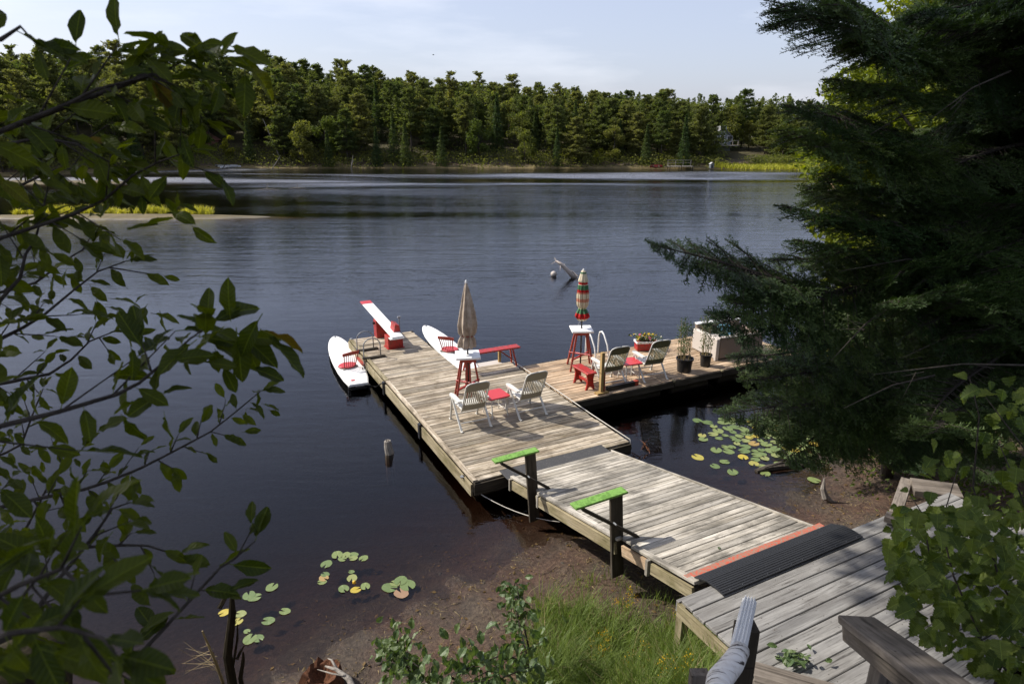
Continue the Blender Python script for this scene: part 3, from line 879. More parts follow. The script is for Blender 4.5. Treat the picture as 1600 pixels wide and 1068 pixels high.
# marsh grass on the right of the far shore
pts = []
while len(pts) < 500:
    Q = np.c_[rng.uniform(38, 84, 2000), rng.uniform(114, 127, 2000)]; Dq = sdf(Q); Hq = height(Q)
    pts += [(a_, b_, h_) for (a_, b_), d_, h_ in zip(Q, Dq, Hq) if .1 < d_ < 7]
tufts('marsh_grass', 'yellow green marsh grass along the right end of the far shore', pts, .75, 9000, M['marsh'], .7, .06)
pts = [(x, y, hz(x, y)) for x, y in [(r.uniform(44, 86), r.uniform(124, 130)) for _ in range(220)]]
m = MB()
C = np.array(pts)[rng.integers(0, 220, 9000)]; C[:, :2] += rng.normal(0, .8, (9000, 2)); C[:, 2] += rng.random(9000) ** .8 * 1.5
leaf_cloud(m, C, .17, .2, .5); tag(m.build('shore_bushes', M['broad']), 'grey green thicket behind the marsh grass', kind='stuff')
# undergrowth at the foot of the far wood
pts = []
while len(pts) < 700:
    Q = np.c_[rng.uniform(-105, 40, 4000), rng.uniform(90, 132, 4000)]; Dq = sdf(Q); Hq = height(Q)
    pts += [(a_, b_, h_) for (a_, b_), d_, h_ in zip(Q, Dq, Hq) if .6 < d_ < 7]
m = MB(); C = np.array(pts)[rng.integers(0, len(pts), 26000)]; C[:, :2] += rng.normal(0, .9, (26000, 2)); C[:, 2] += rng.random(26000) ** 1.3 * 1.7 - .1
leaf_cloud(m, C, .19, .25, .5); tag(m.build('undergrowth', M['broad']), 'low green undergrowth along the foot of the far wood', kind='stuff')
# a mass of farther trees closing the gaps behind the individual ones
C = []
while len(C) < 240:
    x = r.uniform(-170, 130); y = r.uniform(150, 205)
    if abs(x) > 1.0 * y: continue
    if float(sdf(np.array([[x, y]]))[0]) > 26: C.append((x, y, hz(x, y)))
m = MB(); Cc = np.array(C)[rng.integers(0, 240, 70000)]
hgt = np.where(Cc[:, 0] < 40, 9.0, 8.5) * (1 - .12 * np.sin(Cc[:, 0] * 1.3))
Cc[:, 2] += hgt * rng.random(70000) ** .8
Cc[:, :2] += rng.normal(0, 1.5, (70000, 2)) * np.clip(1.25 - (Cc[:, 2:3] - 2) / 16, .2, 1)
leaf_cloud(m, Cc, .42, .3, .5); tag(m.build('woods_behind', M['pine']), 'mass of pines closing the wood far behind the first rows', kind='stuff')

pts = []
while len(pts) < 400:
    Q = np.c_[rng.uniform(8, 40, 3000), rng.uniform(12, 75, 3000)]; Dq = sdf(Q); Hq = height(Q)
    pts += [(a_, b_, h_) for (a_, b_), d_, h_ in zip(Q, Dq, Hq) if .1 < d_ < 4.5]
m = MB(); C = np.array(pts)[rng.integers(0, len(pts), 26000)]; C[:, :2] += rng.normal(0, .5, (26000, 2)); C[:, 2] += rng.random(26000) ** 1.3 * 1.5 - .05
leaf_cloud(m, C, .11, .25, .5); tag(m.build('bank_bushes', M['broad']), 'green bushes crowding down to the water along the right bank', kind='stuff')
# crowns filling in between the trees that stand out singly
fc = []
Q = np.c_[rng.uniform(-125, 95, 9000), rng.uniform(88, 178, 9000)]; Dq = sdf(Q); Hq = height(Q)
for (a_, b_), d_, h_ in zip(Q, Dq, Hq):
    if len(fc) >= 620: break
    if 7 < d_ < 62 and abs(a_) < .86 * b_ and not (abs(a_ - 47) < 5 and d_ < 25) and not (a_ > 44 and b_ < 118): fc.append((a_, b_, h_))
m = MB(); CC = []
for (a_, b_, h_) in fc:
    n_ = 420; H_ = r.uniform(6.5, 10.5); f = rng.random(n_) ** .75; R_ = (1 - f) ** .6 * r.uniform(1.7, 2.5) + .15
    R_ = R_ * (.75 + .35 * np.sin(f * r.uniform(25, 45) + r.uniform(0, 6))); an = rng.random(n_) * 6.28; rr_2 = R_ * np.sqrt(rng.random(n_))
    CC.append(np.c_[a_ + rr_2 * np.cos(an), b_ + rr_2 * np.sin(an), h_ + f * H_ - .15 * rr_2])
leaf_cloud(m, np.concatenate(CC), .27, .35, .40); tag(m.build('wood_infill', M['pine']), 'pine crowns crowding between the single trees of the far wood', kind='stuff')
# a few trees in front of the cottage
for (x_, y_, k_, v_, s_) in ((53, 140, 'pine', 0, .8), (38.5, 141, 'broad', 0, .8), (56.5, 139, 'spruce', 0, .8), (60, 141, 'pine', 2, .8), (47, 147, 'broad', 1, 1.0), (51, 149, 'pine', 3, .9), (43.5, 148, 'pine', 5, .9), (64, 139, 'broad', 2, .75), (68, 143, 'pine', 1, .8), (73, 141, 'pine', 4, .8), (78, 139, 'broad', 1, .8)):
    tree_at(k_, v_, (x_, y_, hz(x_, y_) - .1), r.uniform(0, 6), s_, 15)

# sandbar grass
for (px, py, L, label) in ((308, 333, 1.2, 'bright yellow green grass clump at the tip of the sandbar'), (238, 331, 1.3, 'second yellow grass clump on the sandbar, left of the tip'), (110, 333, 4.5, 'long yellow grass patch at the leaf-hidden end of the sandbar')):
    p = at(px, py, .15)
    pts = [(p[0] + r.uniform(-L, L), p[1] + r.uniform(-.7, .7), .10) for _ in range(60)]
    hf = [(.35 + .75 * sqrt(max(0, 1 - ((q_[0] - p[0]) / L) ** 2))) * r.uniform(.7, 1.15) for q_ in pts]
    tufts('sandbar_grass', label, pts, .66, int(430 * L), M['marsh'], .13, .03, lean=.6, hf=hf)

# ------------------------------------------------------------------ right bank trees behind the fir
def bank_tree(x, y, H, R, mat, label, n=5200, leaf=.17, seed=1, low=.1):
    tc = broadleaf(seed, H, R, leaf, n, 18, low, .18)
    return make_tree('maple_tree', tc, mat, label, 'maple tree', None, (x, y, hz(x, y) - .1), seed * 1.3)
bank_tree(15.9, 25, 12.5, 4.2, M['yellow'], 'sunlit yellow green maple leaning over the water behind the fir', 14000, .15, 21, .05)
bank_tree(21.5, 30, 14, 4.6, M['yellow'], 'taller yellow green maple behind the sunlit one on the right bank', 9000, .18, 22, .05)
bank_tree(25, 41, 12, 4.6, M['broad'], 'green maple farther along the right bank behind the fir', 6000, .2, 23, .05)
bank_tree(14.2, 17.5, 10, 3.4, M['broad'], 'shaded green maple on the right bank nearest the cove', 8000, .15, 24, .05)
bank_tree(33.5, 56, 12, 4.8, M['broad'], 'green maple on the right bank before the tan dock', 5000, .22, 25, .05)
bank_tree(44, 74, 12, 4.8, M['broad'], 'green maple on the right bank beyond the tan dock', 5000, .22, 26, .05)
bank_tree(54, 88, 12, 4.8, M['broad'], 'green maple on the right bank nearest the marsh', 4000, .24, 27, .05)
bank_tree(19, 19, 13, 4.5, M['broad'], 'tall maple standing back from the cove on the right', 6000, .2, 28, .05)

# ------------------------------------------------------------------ planks and docks
def plank_mesh(L, w_, th=.035, bev=.006):
    m = MB(); m.box((0, 0, -th / 2), (L, w_, th), bev=bev); return m
def lay_planks(parent, a0, a1, b0, b1, pitch, mat, name='plank', z=0.0, th=.035, jit=.006, sag=0.0, along='a'):
    """boards side by side; lengths run along a (or along b)"""
    if along == 'a': n = int(round((b1 - b0) / pitch)); L = a1 - a0
    else: n = int(round((a1 - a0) / pitch)); L = b1 - b0
    pt = (b1 - b0) / n if along == 'a' else (a1 - a0) / n
    mes = [plank_mesh(L, pt - g_, th).mesh(name, mat) for g_ in (.007, .010, .013)]
    for k in range(n):
        dx = r.uniform(-jit, jit) * 2
        if along == 'a': loc = ((a0 + a1) / 2 + dx, b0 + (k + .5) * pt, z + r.uniform(-.003, .003)); rz = r.uniform(-.0012, .0012)
        else: loc = (a0 + (k + .5) * pt, (b0 + b1) / 2 + dx, z + r.uniform(-.003, .003)); rz = pi / 2 + r.uniform(-.001, .001)
        o = inst(name, mes[r.randrange(3)], parent, loc, (r.uniform(-.012, .012), r.uniform(-.001, .001), rz))
def bar_part(parent, name, p, q, w_, h, mat, up=(0, 0, 1), bev=.004):
    """a board with its own local X along its length, so the grain runs along it"""
    p = Vector(p); q = Vector(q); d = q - p
    x = d.normalized(); y = Vector(up).cross(x)
    if y.length < 1e-4: y = Vector((0, 1, 0)).cross(x)
    y.normalize(); z = x.cross(y)
    m = MB(); m.box((0, 0, 0), (d.length, w_, h), bev=bev)
    me = m.mesh(name, mat)
    o = bpy.data.objects.new(name, me); COL.objects.link(o)
    R = Matrix((x, y, z)).transposed().to_4x4()
    o.matrix_local = Matrix.Translation((p + q) / 2) @ R
    if parent is not None: o.parent = parent
    return o

ZD = .45
dock = thing('main_dock', 'weathered wooden main dock running out from the gangway into the lake', 'dock', W(0, 0, ZD), DA)
lay_planks(dock, .07, 3.42, 0.0, 5.3, .147, M['deck'])
lay_planks(dock, .07, 1.95, 5.3, 9.2, .147, M['deck'])
# raised edge strips on the left side, side boards, end boards
bar_part(dock, 'edge_board', (.035, -.01, .002), (.035, 5.4, .002), .09, .05, M['deck'])
bar_part(dock, 'edge_board', (.035, 5.43, .006), (.035, 9.2, .006), .09, .05, M['fascia'])
bar_part(dock, 'side_board', (-.03, 0, -.17), (-.03, 2.65, -.17), .24, .04, M['fascia'], up=(1, 0, 0))
bar_part(dock, 'side_board', (-.03, 2.78, -.17), (-.03, 5.38, -.17), .24, .04, M['fascia'], up=(1, 0, 0))
bar_part(dock, 'side_board', (-.03, 5.45, -.15), (-.03, 9.2, -.15), .22, .04, M['fascia'], up=(1, 0, 0))
bar_part(dock, 'end_board', (0, -.03, -.15), (3.44, -.03, -.15), .22, .04, M['darkwood'], up=(0, 1, 0))
bar_part(dock, 'end_board', (0, 9.235, -.12), (1.97, 9.235, -.12), .2, .04, M['fascia'], up=(0, 1, 0))
bar_part(dock, 'side_board', (3.45, 0, -.15), (3.45, 2.2, -.15), .2, .04, M['darkwood'], up=(1, 0, 0))
bar_part(dock, 'side_board', (1.98, 5.3, -.15), (1.98, 9.2, -.15), .2, .04, M['fascia'], up=(1, 0, 0))
bar_part(dock, 'side_board', (3.45, 4.85, -.15), (3.45, 5.3, -.15), .2, .04, M['darkwood'], up=(1, 0, 0))
bar_part(dock, 'end_board', (1.97, 5.33, -.15), (3.46, 5.33, -.15), .2, .04, M['darkwood'], up=(0, 1, 0))
for b in (2.71, 5.41):
    bar_part(dock, 'bracket', (-.065, b, -.34), (-.065, b, .0), .11, .05, M['black'], up=(1, 0, 0))
for (a, b, s1, s2) in ((.45, 1.3, .6, 2.2), (.45, 4.0, .6, 2.2), (2.9, 1.3, .6, 2.2), (2.9, 4.0, .6, 2.0), (.95, 6.6, 1.5, .8), (.95, 8.5, 1.5, .8)):
    m = MB(); m.box((a, b, -.42), (s1, s2, .38), bev=.05); m.build('float_block', M['darkwood'], dock)
m = MB(); m.box((1.93, 9.13, .03), (.05, .16, .03), bev=.008); m.box((1.93, 9.13, .01), (.06, .06, .05)); m.build('cleat', M['black'], dock)
m = MB(); m.box((.04, 9.14, .04), (.07, .10, .03), bev=.006); m.build('cleat', M['steel'], dock)
m = MB(); m.lathe((-.06, .35, -.06), [(.045, -.01), (.045, .01)], 10); m.build('ring', M['steel'], dock)

rd = thing('side_dock', 'wooden side dock with long boards branching right from the main dock', 'dock', W(0, 0, ZD), DA)
for (a0, a1) in ((3.475, 6.44), (6.46, 8.05), (8.07, 10.9)):
    lay_planks(rd, a0, a1, 2.22, 4.82, .144, M['deck_r'])
    bar_part(rd, 'side_board', (a0, 2.19, -.09), (a1, 2.19, -.09), .16, .04, M['darkwood'], up=(0, 1, 0))
    bar_part(rd, 'side_board', (a0, 4.85, -.09), (a1, 4.85, -.09), .16, .04, M['darkwood'], up=(0, 1, 0))
    m = MB(); m.box(((a0 + a1) / 2, 3.0, -.36), (a1 - a0 - .3, 1.1, .36), bev=.04); m.build('float_block', M['darkwood'], rd)
    m = MB(); m.box(((a0 + a1) / 2, 4.3, -.36), (a1 - a0 - .3, .8, .36), bev=.04); m.build('float_block', M['darkwood'], rd)
    m = MB(); m.box((a1, 2.2, -.01), (.07, .10, .05), bev=.008); m.build('bracket', M['fascia'], rd)
m = MB(); m.tube([W(3.46, 5.25, .485), W(3.47, 4.2, .482), W(3.47, 3.0, .482), W(3.44, 1.4, .482), W(3.45, .02, .485), W(3.47, -.02, .3)], .011, 6)
tag(m.build('dock_rope', M['rope'], smooth=True), 'pale rope lying along the right edge of the main dock', 'rope')

# gangway
GZ0, GZ1 = .52, 1.53; GB0, GB1 = -.27, -4.86
def gz(b): return GZ0 + (GZ1 - GZ0) * (b - GB0) / (GB1 - GB0)
gw = thing('gangway', 'bleached wooden gangway sloping from the shore deck down to the dock', 'gangway', W(0, 0, 0), DA)
gl_ = sqrt((GB1 - GB0) ** 2 + (GZ1 - GZ0) ** 2); gtilt = atan2(GZ1 - GZ0, GB0 - GB1)
n = 34
gm = [plank_mesh(2.11, gl_ / n - g_, .035).mesh('plank', M['gang']) for g_ in (.008, .011, .014)]
for k in range(n):
    b = GB0 + (GB1 - GB0) * (k + .5) / n
    inst('plank', gm[r.randrange(3)], gw, (1.72 + r.uniform(-.008, .008), b, gz(b) + r.uniform(-.003, .003)), (-gtilt + r.uniform(-.012, .012), r.uniform(-.002, .002), r.uniform(-.002, .002)))
def gseg(name, a, b0, b1, dz, w_, h, mat, up): return bar_part(gw, name, (a, b0, gz(b0) + dz), (a, b1, gz(b1) + dz), w_, h, mat, up=up)
gseg('edge_board', .635, GB0, -1.0, .004, .07, .04, M['gang'], (0, 0, 1)); gseg('edge_board', .625, -1.28, -3.45, .006, .09, .04, M['gang'], (0, 0, 1)); gseg('edge_board', .635, -3.72, GB1, .006, .08, .04, M['gang'], (0, 0, 1))
gseg('edge_board', 2.785, GB0, GB1, .002, .03, .04, M['gang'], (0, 0, 1))
gseg('side_rail', .60, GB0, -1.02, -.13, .17, .04, M['fascia'], (1, 0, 0)); gseg('side_rail', .585, -1.28, -3.42, -.13, .18, .045, M['fascia'], (1, 0, 0)); gseg('side_rail', .60, -3.55, -4.05, -.12, .15, .04, M['deck_r'], (1, 0, 0)); gseg('side_rail', .60, -4.12, GB1, -.13, .15, .04, M['fascia'], (1, 0, 0))
gseg('side_rail', 2.80, GB0, GB1, -.13, .17, .04, M['darkwood'], (1, 0, 0)); gseg('side_rail', 1.7, GB0, GB1, -.14, .17, .04, M['darkwood'], (1, 0, 0))
for b in (-.33, -1.33, -4.09):
    bar_part(gw, 'bracket', (.575, b, gz(b) - .24), (.575, b, gz(b) - .01), .05, .05, M['gang'], up=(1, 0, 0))
bar_part(gw, 'joist', (.62, -2.2, gz(-2.2) - .18), (2.8, -2.2, gz(-2.2) - .18), .06, .12, M['darkwood'])
for (b, zt) in ((-1.05, 1.40), (-3.38, 1.90)):
    bar_part(gw, 'post', (.61 + .06, b, gz(b) - .62), (.57, b, zt - .03), .045, .19, M['darkwood'], up=(1, 0, 0))
    bar_part(gw, 'brace', (.02, b - .05, zt - .05), (.86, b - .14, gz(b) + .03), .04, .075, M['darkwood'], up=(0, 1, 0))
    bar_part(gw, 'hand_board', (-.10, b - .02, zt), (.70, b - .01, zt + .015), .15, .032, M['green'])
    m = MB(); m.lathe((0, 0, 0), [(.012, 0), (.012, .06)], 8); m.build('bolt', M['steel'], gw, loc=(.47, b - .12, gz(b) + .35), rot=(pi / 2, 0, 0))
bar_part(gw, 'painted_strip', (.60, -4.73, gz(-4.73) + .024), (2.88, -4.73, gz(-4.73) + .024), .10, .008, M['orange'])

# grip mats
m = MB()
m.box((1.66, -.12, 0), (2.24, .36, .012), bev=.003)
o = m.build('grip_mat', M['rubber_strip'], None, loc=W(0, 0, .5) , rot=(0, 0, DA)); tag(o, 'charcoal grip mat covering the joint where the gangway meets the main dock', 'mat')
rm = thing('rubber_mat', 'black ribbed rubber mat bridging the gangway and the grey shore deck', 'mat', W(0, 0, 0), DA)
m = MB(); X0, X1 = .66, 2.96
prof = [(-4.79, gz(-4.79) + .035), (-4.87, 1.585), (-4.97, 1.625), (-5.10, 1.635), (-5.22, 1.626)]
for i in range(len(prof) - 1):
    (b0_, z0_), (b1_, z1_) = prof[i], prof[i + 1]
    L_ = sqrt((b0_ - b1_) ** 2 + (z0_ - z1_) ** 2)
    m.bar((X0, (b0_ + b1_) / 2, (z0_ + z1_) / 2), (X1, (b0_ + b1_) / 2, (z0_ + z1_) / 2), L_ + .004, .014, up=(0, z1_ - z0_ , -(b1_ - b0_)) )
m.build('mat_sheet', M['rubber'], rm)
m = MB()
for k in range(13):
    b = -4.82 - k * .031; z_ = np.interp(-b, [-p_[0] for p_ in prof], [p_[1] for p_ in prof])
    m.box(((X0 + X1) / 2, b, z_ + .010), (X1 - X0 - .02, .010, .003))
m.build('rib', M['rubber'], rm)
m = MB()
for k in range(12): m.lathe((X0 + .12 + k * .19, -5.195, 1.633), [(.009, 0), (.006, .005)], 6)
m.build('nail_head', M['steel'], rm)

# shore deck
sd = thing('shore_deck', 'grey shore deck of wide boards between the gangway and the stairs', 'deck', W(0, 0, 1.6), DA)
lay_planks(sd, .22, 5.0, -7.2, -5.06, .179, M['shore'], th=.04)
bar_part(sd, 'edge_board', (.20, -5.035, -.085), (3.9, -5.035, -.085), .045, .14, M['shore'])
bar_part(sd, 'side_board', (.19, -5.06, -.10), (.19, -7.2, -.10), .15, .04, M['fascia'], up=(1, 0, 0))
for (a, b) in ((.24, -5.09), (2.4, -5.12), (4.9, -5.12), (.24, -7.1), (4.9, -7.1)):
    p = W(a, b); h_ = 1.58 - hz(p[0], p[1]) + .15
    bar_part(sd, 'post', (a, b, -.03 - h_), (a, b, -.03), .10, .10, M['fascia'], up=(1, 0, 0))
bar_part(sd, 'joist', (.3, -5.6, -.12), (4.9, -5.6, -.12), .05, .14, M['darkwood']); bar_part(sd, 'joist', (.3, -6.6, -.12), (4.9, -6.6, -.12), .05, .14, M['darkwood'])

# stairs up to the photographer and their rails
st = thing('stairs', 'dark old wooden stair board at the near edge of the shore deck', 'stairs', (0, 0, 0))
sa = at(1176, 1034, 1.74); sb = at(1345, 1082, 1.74)
sx = (sb - sa) / np.linalg.norm(sb - sa); sy = np.array([sx[1], -sx[0], 0])      # towards the camera
for k in range(6):
    q = sy * (.27 * k); zz_ = .17 * k
    a_ = sa + q + np.array([0, 0, zz_]); b_ = sa + sx * 1.15 + q + np.array([0, 0, zz_])
    bar_part(st, 'tread', tuple(a_ + sy * .14), tuple(b_ + sy * .14), .29, .04, M['railwood'])
    bar_part(st, 'riser', tuple(a_ - np.array([0, 0, .10])), tuple(b_ - np.array([0, 0, .10])), .03, .15, M['railwood'])
for e in (0, 1.17):
    a_ = sa + sx * (e - .02) - np.array([0, 0, .16]); bar_part(st, 'stringer', tuple(a_), tuple(a_ + sy * 1.7 + np.array([0, 0, 1.05])), .05, .22, M['railwood'])

hr = thing('stair_handrail', 'thick grey brown timber handrail at the bottom right', 'handrail', (0, 0, 0))
rf_ = atd(1338, 968, 3.45); rn_ = atd(1530, 1110, 2.35)
bar_part(hr, 'rail_cap', tuple(rf_), tuple(rn_), .19, .045, M['railwood'], up=(0, .3, 1), bev=.006)
dn = Vector(rn_ - rf_).normalized()
off_ = np.array([-.045, 0, -.075]); bar_part(hr, 'rail_board', tuple(rf_ + off_ - np.array(dn) * .0), tuple(rn_ + off_), .04, .10, M['railwood'], up=(0, .3, 1), bev=.006)
pp = rf_ + (rn_ - rf_) * .30
bar_part(hr, 'rail_post', (pp[0] + .03, pp[1], pp[2] - 1.3), (pp[0] + .03, pp[1], pp[2] - .03), .09, .09, M['railwood'], up=(1, 0, 0))
bp = thing('birch_handrail', 'birch pole handrail capped with white ribbed downspout on dark post', 'handrail', (0, 0, 0))
d0 = atd(1171, 940, 3.30); d1 = atd(1151, 1024, 2.80); d2 = atd(1128, 1062, 2.62); d3 = atd(1095, 1150, 2.1)
m = MB()
ax = Vector(d1 - d0); Lp = ax.length
for (cx, cw) in ((0, .074),): m.box((Lp / 2, 0, 0), (Lp, .070, .055), bev=.012)
for yy in (-.022, -.008, .008, .022): m.box((Lp / 2, yy, .031), (Lp - .004, .006, .006), bev=.002)
o = m.build('downspout', M['white'], bp); X = ax.normalized(); Y = Vector((0, 0, 1)).cross(X).normalized(); Z = X.cross(Y)
o.matrix_local = Matrix.Translation(Vector(d0)) @ Matrix((X, Y, Z)).transposed().to_4x4()
m = MB(); P_ = np.array([d1 - (d2 - d1) * .25, d1 * .6 + d2 * .4 + np.array([.006, 0, .01]), d2 + np.array([-.012, 0, 0]), d2 * .5 + d3 * .5 + np.array([.01, 0, .01]), d3])
m.tube(P_, [.041, .047, .050, .047, .052], 14); m.build('birch_pole', M['birch'], bp, smooth=True)
q = atd(1171, 1000, 3.06)
bar_part(bp, 'rail_post', (q[0] + .005, q[1] + .06, 1.2), (q[0] + .005, q[1] + .06, q[2] + .035), .085, .10, M['darkwood'], up=(1, 0, 0))
q = atd(1092, 1058, 3.2); o = bar_part(None, 'grass_stake', (q[0], q[1], q[2] - 1.2), (q[0], q[1], q[2] + .04), .09, .05, M['railwood'], up=(0, 1, 0)); tag(o, 'short grey wooden stake end in the grass at the bottom edge', 'stake')
#PART3
# ------------------------------------------------------------------ furniture on the docks
def lrot(mb_pts, ang): c, s_ = cos(ang), sin(ang); return [(x * c - y * s_, x * s_ + y * c, z) for x, y, z in mb_pts]

def folding_chair(label, a, b, rz, back):
    """high-backed resin recliner, faces local +Y, back towards -Y"""
    o = thing('folding_chair', label, 'chair', W(a, b, ZD), DA + rz, 'white resin folding chairs on the docks')
    wd = .29
    for sx in (-1, 1):
        x = sx * (wd + .02)
        m = MB(); m.bar((x, .34, 0), (x, .20, .60), .028, .045, up=(1, 0, 0), bev=.006); m.box((x, .35, .012), (.05, .07, .024), bev=.006); m.build('front_leg', M['resin'], o)
        m = MB(); m.bar((x + sx * .02, -.36, 0), (x + sx * .02, .16, .60), .028, .045, up=(1, 0, 0), bev=.006); m.box((x + sx * .02, -.37, .012), (.05, .07, .024), bev=.006); m.build('rear_leg', M['resin'], o)
        m = MB(); P = [(-.045, -.24), (.045, -.24), (.055, .10), (.05, .24), (.02, .30), (-.02, .30), (-.05, .24), (-.055, .10)]
        m.prism([(x + p[0], p[1]) for p in P], .60, .635, bev=.008); m.build('armrest', M['resin'], o)
    # seat
    m = MB()
    for k in range(9): m.box((-.22 + k * .055, .06, .405 + 0), (.043, .50, .022), bev=.005)
    m.box((0, .31, .40), (.54, .05, .045), bev=.012); m.box((0, -.19, .40), (.54, .04, .04), bev=.01); m.build('seat', M['resin'], o)
    m = MB(); m.tube([(-wd, .27, .13), (wd, .27, .13)], .014, 6); m.tube([(-wd, -.24, .14), (wd, -.24, .14)], .014, 6); m.build('crossbar', M['resin'], o)
    # reclined back: local plane x, s
    th_ = radians(24); Lb = .76
    def bp_(x, s_, off=0.0):
        bow = -.02 * (1 - (x / .27) ** 2)
        return (x, -.20 - sin(th_) * s_ + cos(th_) * (off + bow), .40 + cos(th_) * s_ + sin(th_) * (off + bow))
    def panel(name, outline, mat, t0=-.012, t1=.012):
        m = MB(); n = len(outline)
        V = [bp_(x, s_, t0) for x, s_ in outline] + [bp_(x, s_, t1) for x, s_ in outline]
        m.add(V, [tuple(range(n)), tuple(range(2 * n - 1, n - 1, -1))] + [(i, i + n, (i + 1) % n + n, (i + 1) % n) for i in range(n)]); return m.build(name, mat, o)
    xs = np.linspace(-.245, .245, 7)
    top = [(x, .56) for x in xs] + [(.245, .66), (.225, .72), (.18, .755), (.1, .768), (0, .772), (-.1, .768), (-.18, .755), (-.225, .72), (-.245, .66)]
    bk = panel('backrest', top, back)
    low = [(x, .17) for x in xs[::-1]]; low = [(x, .03) for x in xs] + low
    panel('back_panel', low, back)
    for sx in (-1, 1):
        m = MB(); m.tube([bp_(sx * .255, s_) for s_ in (-.02, .2, .4, .6, .68)] + [bp_(sx * .235, .735), bp_(sx * .17, .777), bp_(0, .79)], .016, 6); m.build('back_frame', M['resin'], o, smooth=True)
    for k in range(11):
        x = -.22 + k * .044
        m = MB(); m.bar(bp_(x, .16), bp_(x, .57), .020, .016, up=(0, cos(th_), sin(th_)), bev=0); m.build('slat', back, o)
    return o
M['olive_shade_back'] = paint('shaded olive resin back', (.17, .16, .085), .5, dirt=.3)  # white resin again, its shaded side with green tint painted in as olive
folding_chair('white slatted chair on the main dock left of the red side table', .98 - .06, 2.27, -.02, M['resin_shade_back'])
folding_chair('white slatted chair on the main dock right of the red side table', 2.27 - .02, 2.24, .03, M['resin_shade_back'])
folding_chair('white chair with shade-toned olive back on the side dock, between the red bench and side table', 4.86, 2.80, -.06, M['olive_shade_back'])
folding_chair('white chair with shade-toned olive back on the side dock, nearest the black plant pots', 6.07, 2.75, -.10, M['olive_shade_back'])

def side_table(label, a, b, rz):
    o = thing('side_table', label, 'side table', W(a, b, ZD), DA + rz, 'small red side tables')
    P = []
    for cx, cy, a0 in ((.2, .2, 0), (-.2, .2, 90), (-.2, -.2, 180), (.2, -.2, 270)):
        for k in range(4): an = radians(a0 + k * 30); P.append((cx + .05 * cos(an), cy + .05 * sin(an)))
    m = MB(); m.prism(P, .455, .485, bev=.008); m.build('tabletop', M['redtop'], o)
    for sx in (-1, 1):
        for sy in (-1, 1):
            m = MB(); m.tube([(sx * .19, sy * .21, 0), (sx * .17, -sy * .02 + sy * .16, .455)], .013, 6); m.build('leg', M['resin'], o)
        m = MB(); m.tube([(sx * .185, -.19, .12), (sx * .185, .19, .12)], .009, 5); m.build('crossbar', M['resin'], o)
side_table('small red side table between the two chairs on the main dock', 1.60, 2.42, .05)
side_table('small red side table between the two chairs with shade-toned olive backs on the side dock', 5.50, 2.80, -.12)

def bar_table(label, a, b, rz, legs8):
    o = thing('bar_table', label, 'table', W(a, b, ZD), DA + rz, 'tall white topped tables on red legs')
    m = MB(); m.box((0, 0, 1.06), (.56, .56, .05), bev=.01); m.build('tabletop', M['white'], o)
    m = MB()
    for s_ in (-1, 1): m.box((s_ * .17, 0, .99), (.03, .37, .09)); m.box((0, s_ * .17, .99), (.31, .03, .09))
    m.build('apron', M['redwood'], o)
    for sx in (-1, 1):
        for sy in (-1, 1):
            bar_part(o, 'leg', (sx * .30, sy * .30, .0), (sx * .13, sy * .13, 1.03), .06, .045, M['redwood'], up=(1, 0, 0))
            if legs8 : bar_part(o, 'leg', (sx * .05, sy * .30, .0), (sx * .03, sy * .13, 1.03), .05, .035, M['redwood'], up=(1, 0, 0))
    for q, (p1, p2) in enumerate((((-.27, -.25, .30), (.27, .25, .36)), ((-.27, .25, .36), (.27, -.25, .42)))): bar_part(o, 'stretcher', p1, p2, .05, .035, M['red'])
    return o
bar_table('tall table with white square top on red legs, under the folded beige umbrella', 1.43, 3.52, -.35, True)
bar_table('tall table with white square top on red splayed legs, under the striped umbrella', 4.86, 4.05, -.42, False)

def umbrella(label, a, b, prof, kpl, amp, mat, ztop, tie, tm):
    o = thing('folded_umbrella', label, 'umbrella', W(a, b, ZD), DA, None)
    m = MB(); m.tube([(0, 0, 0), (0, 0, ztop - .05)], .021, 8); m.build('pole', M['black'], o, smooth=True)
    m = MB()
    P = np.array(prof); zz = np.linspace(P[0, 1], P[-1, 1], 34); rr = np.interp(-zz, -P[:, 1], P[:, 0])
    rr2 = list(zip(rr, zz))
    ph = rng.random(5) * 6
    def wob(i, an):
        f = i / 33.
        return amp * (.35 + f) * (np.cos(kpl * an + .9 * sin(f * 3) + ph[0]) + .45 * np.cos((2 * kpl + 1) * an + ph[1] + 2 * f)) + .05 * np.sin(an + f * 5)
    m.lathe((0, 0, 0), rr2, 72, wob=wob, cap=False); m.build('canopy', mat, o, smooth=True)
    m = MB(); an = np.linspace(0, 2 * pi, 15)
    m.tube(np.c_[(tie[0]) * np.cos(an), tie[0] * np.sin(an), tie[1] + .012 * np.sin(2 * an)], .014, 6, cap=False); m.build('tie_strap', tm, o)
    m = MB(); m.lathe((0, 0, ztop - .06), [(.03, 0), (.028, .04), (.012, .07)], 10); m.build('finial', M['whitemetal'], o)
    m = MB(); m.tube([(.03, 0, P[-1, 1] + .1), (-.12, .03, 1.14)], .004, 4); m.build('crank_cord', M['rope'], o)
    return o
def cloth(name, fn):
    m, nt, out = newmat(name); tc = nd(nt, 'ShaderNodeTexCoord'); fn(m, nt, out, tc); return m
def f_beige(m, nt, out, tc):
    n = noise(nt, tc.outputs['Object'], 5, 5, .65)
    c = ramp(nt, n, [(.3, (.26, .20, .145)), (.6, (.47, .39, .31)), (.8, (.55, .48, .40))]).outputs['Color']
    princ(nt, out, c, .85, bump(nt, noise(nt, tc.outputs['Object'], 60, 3), .2, .005), .2)
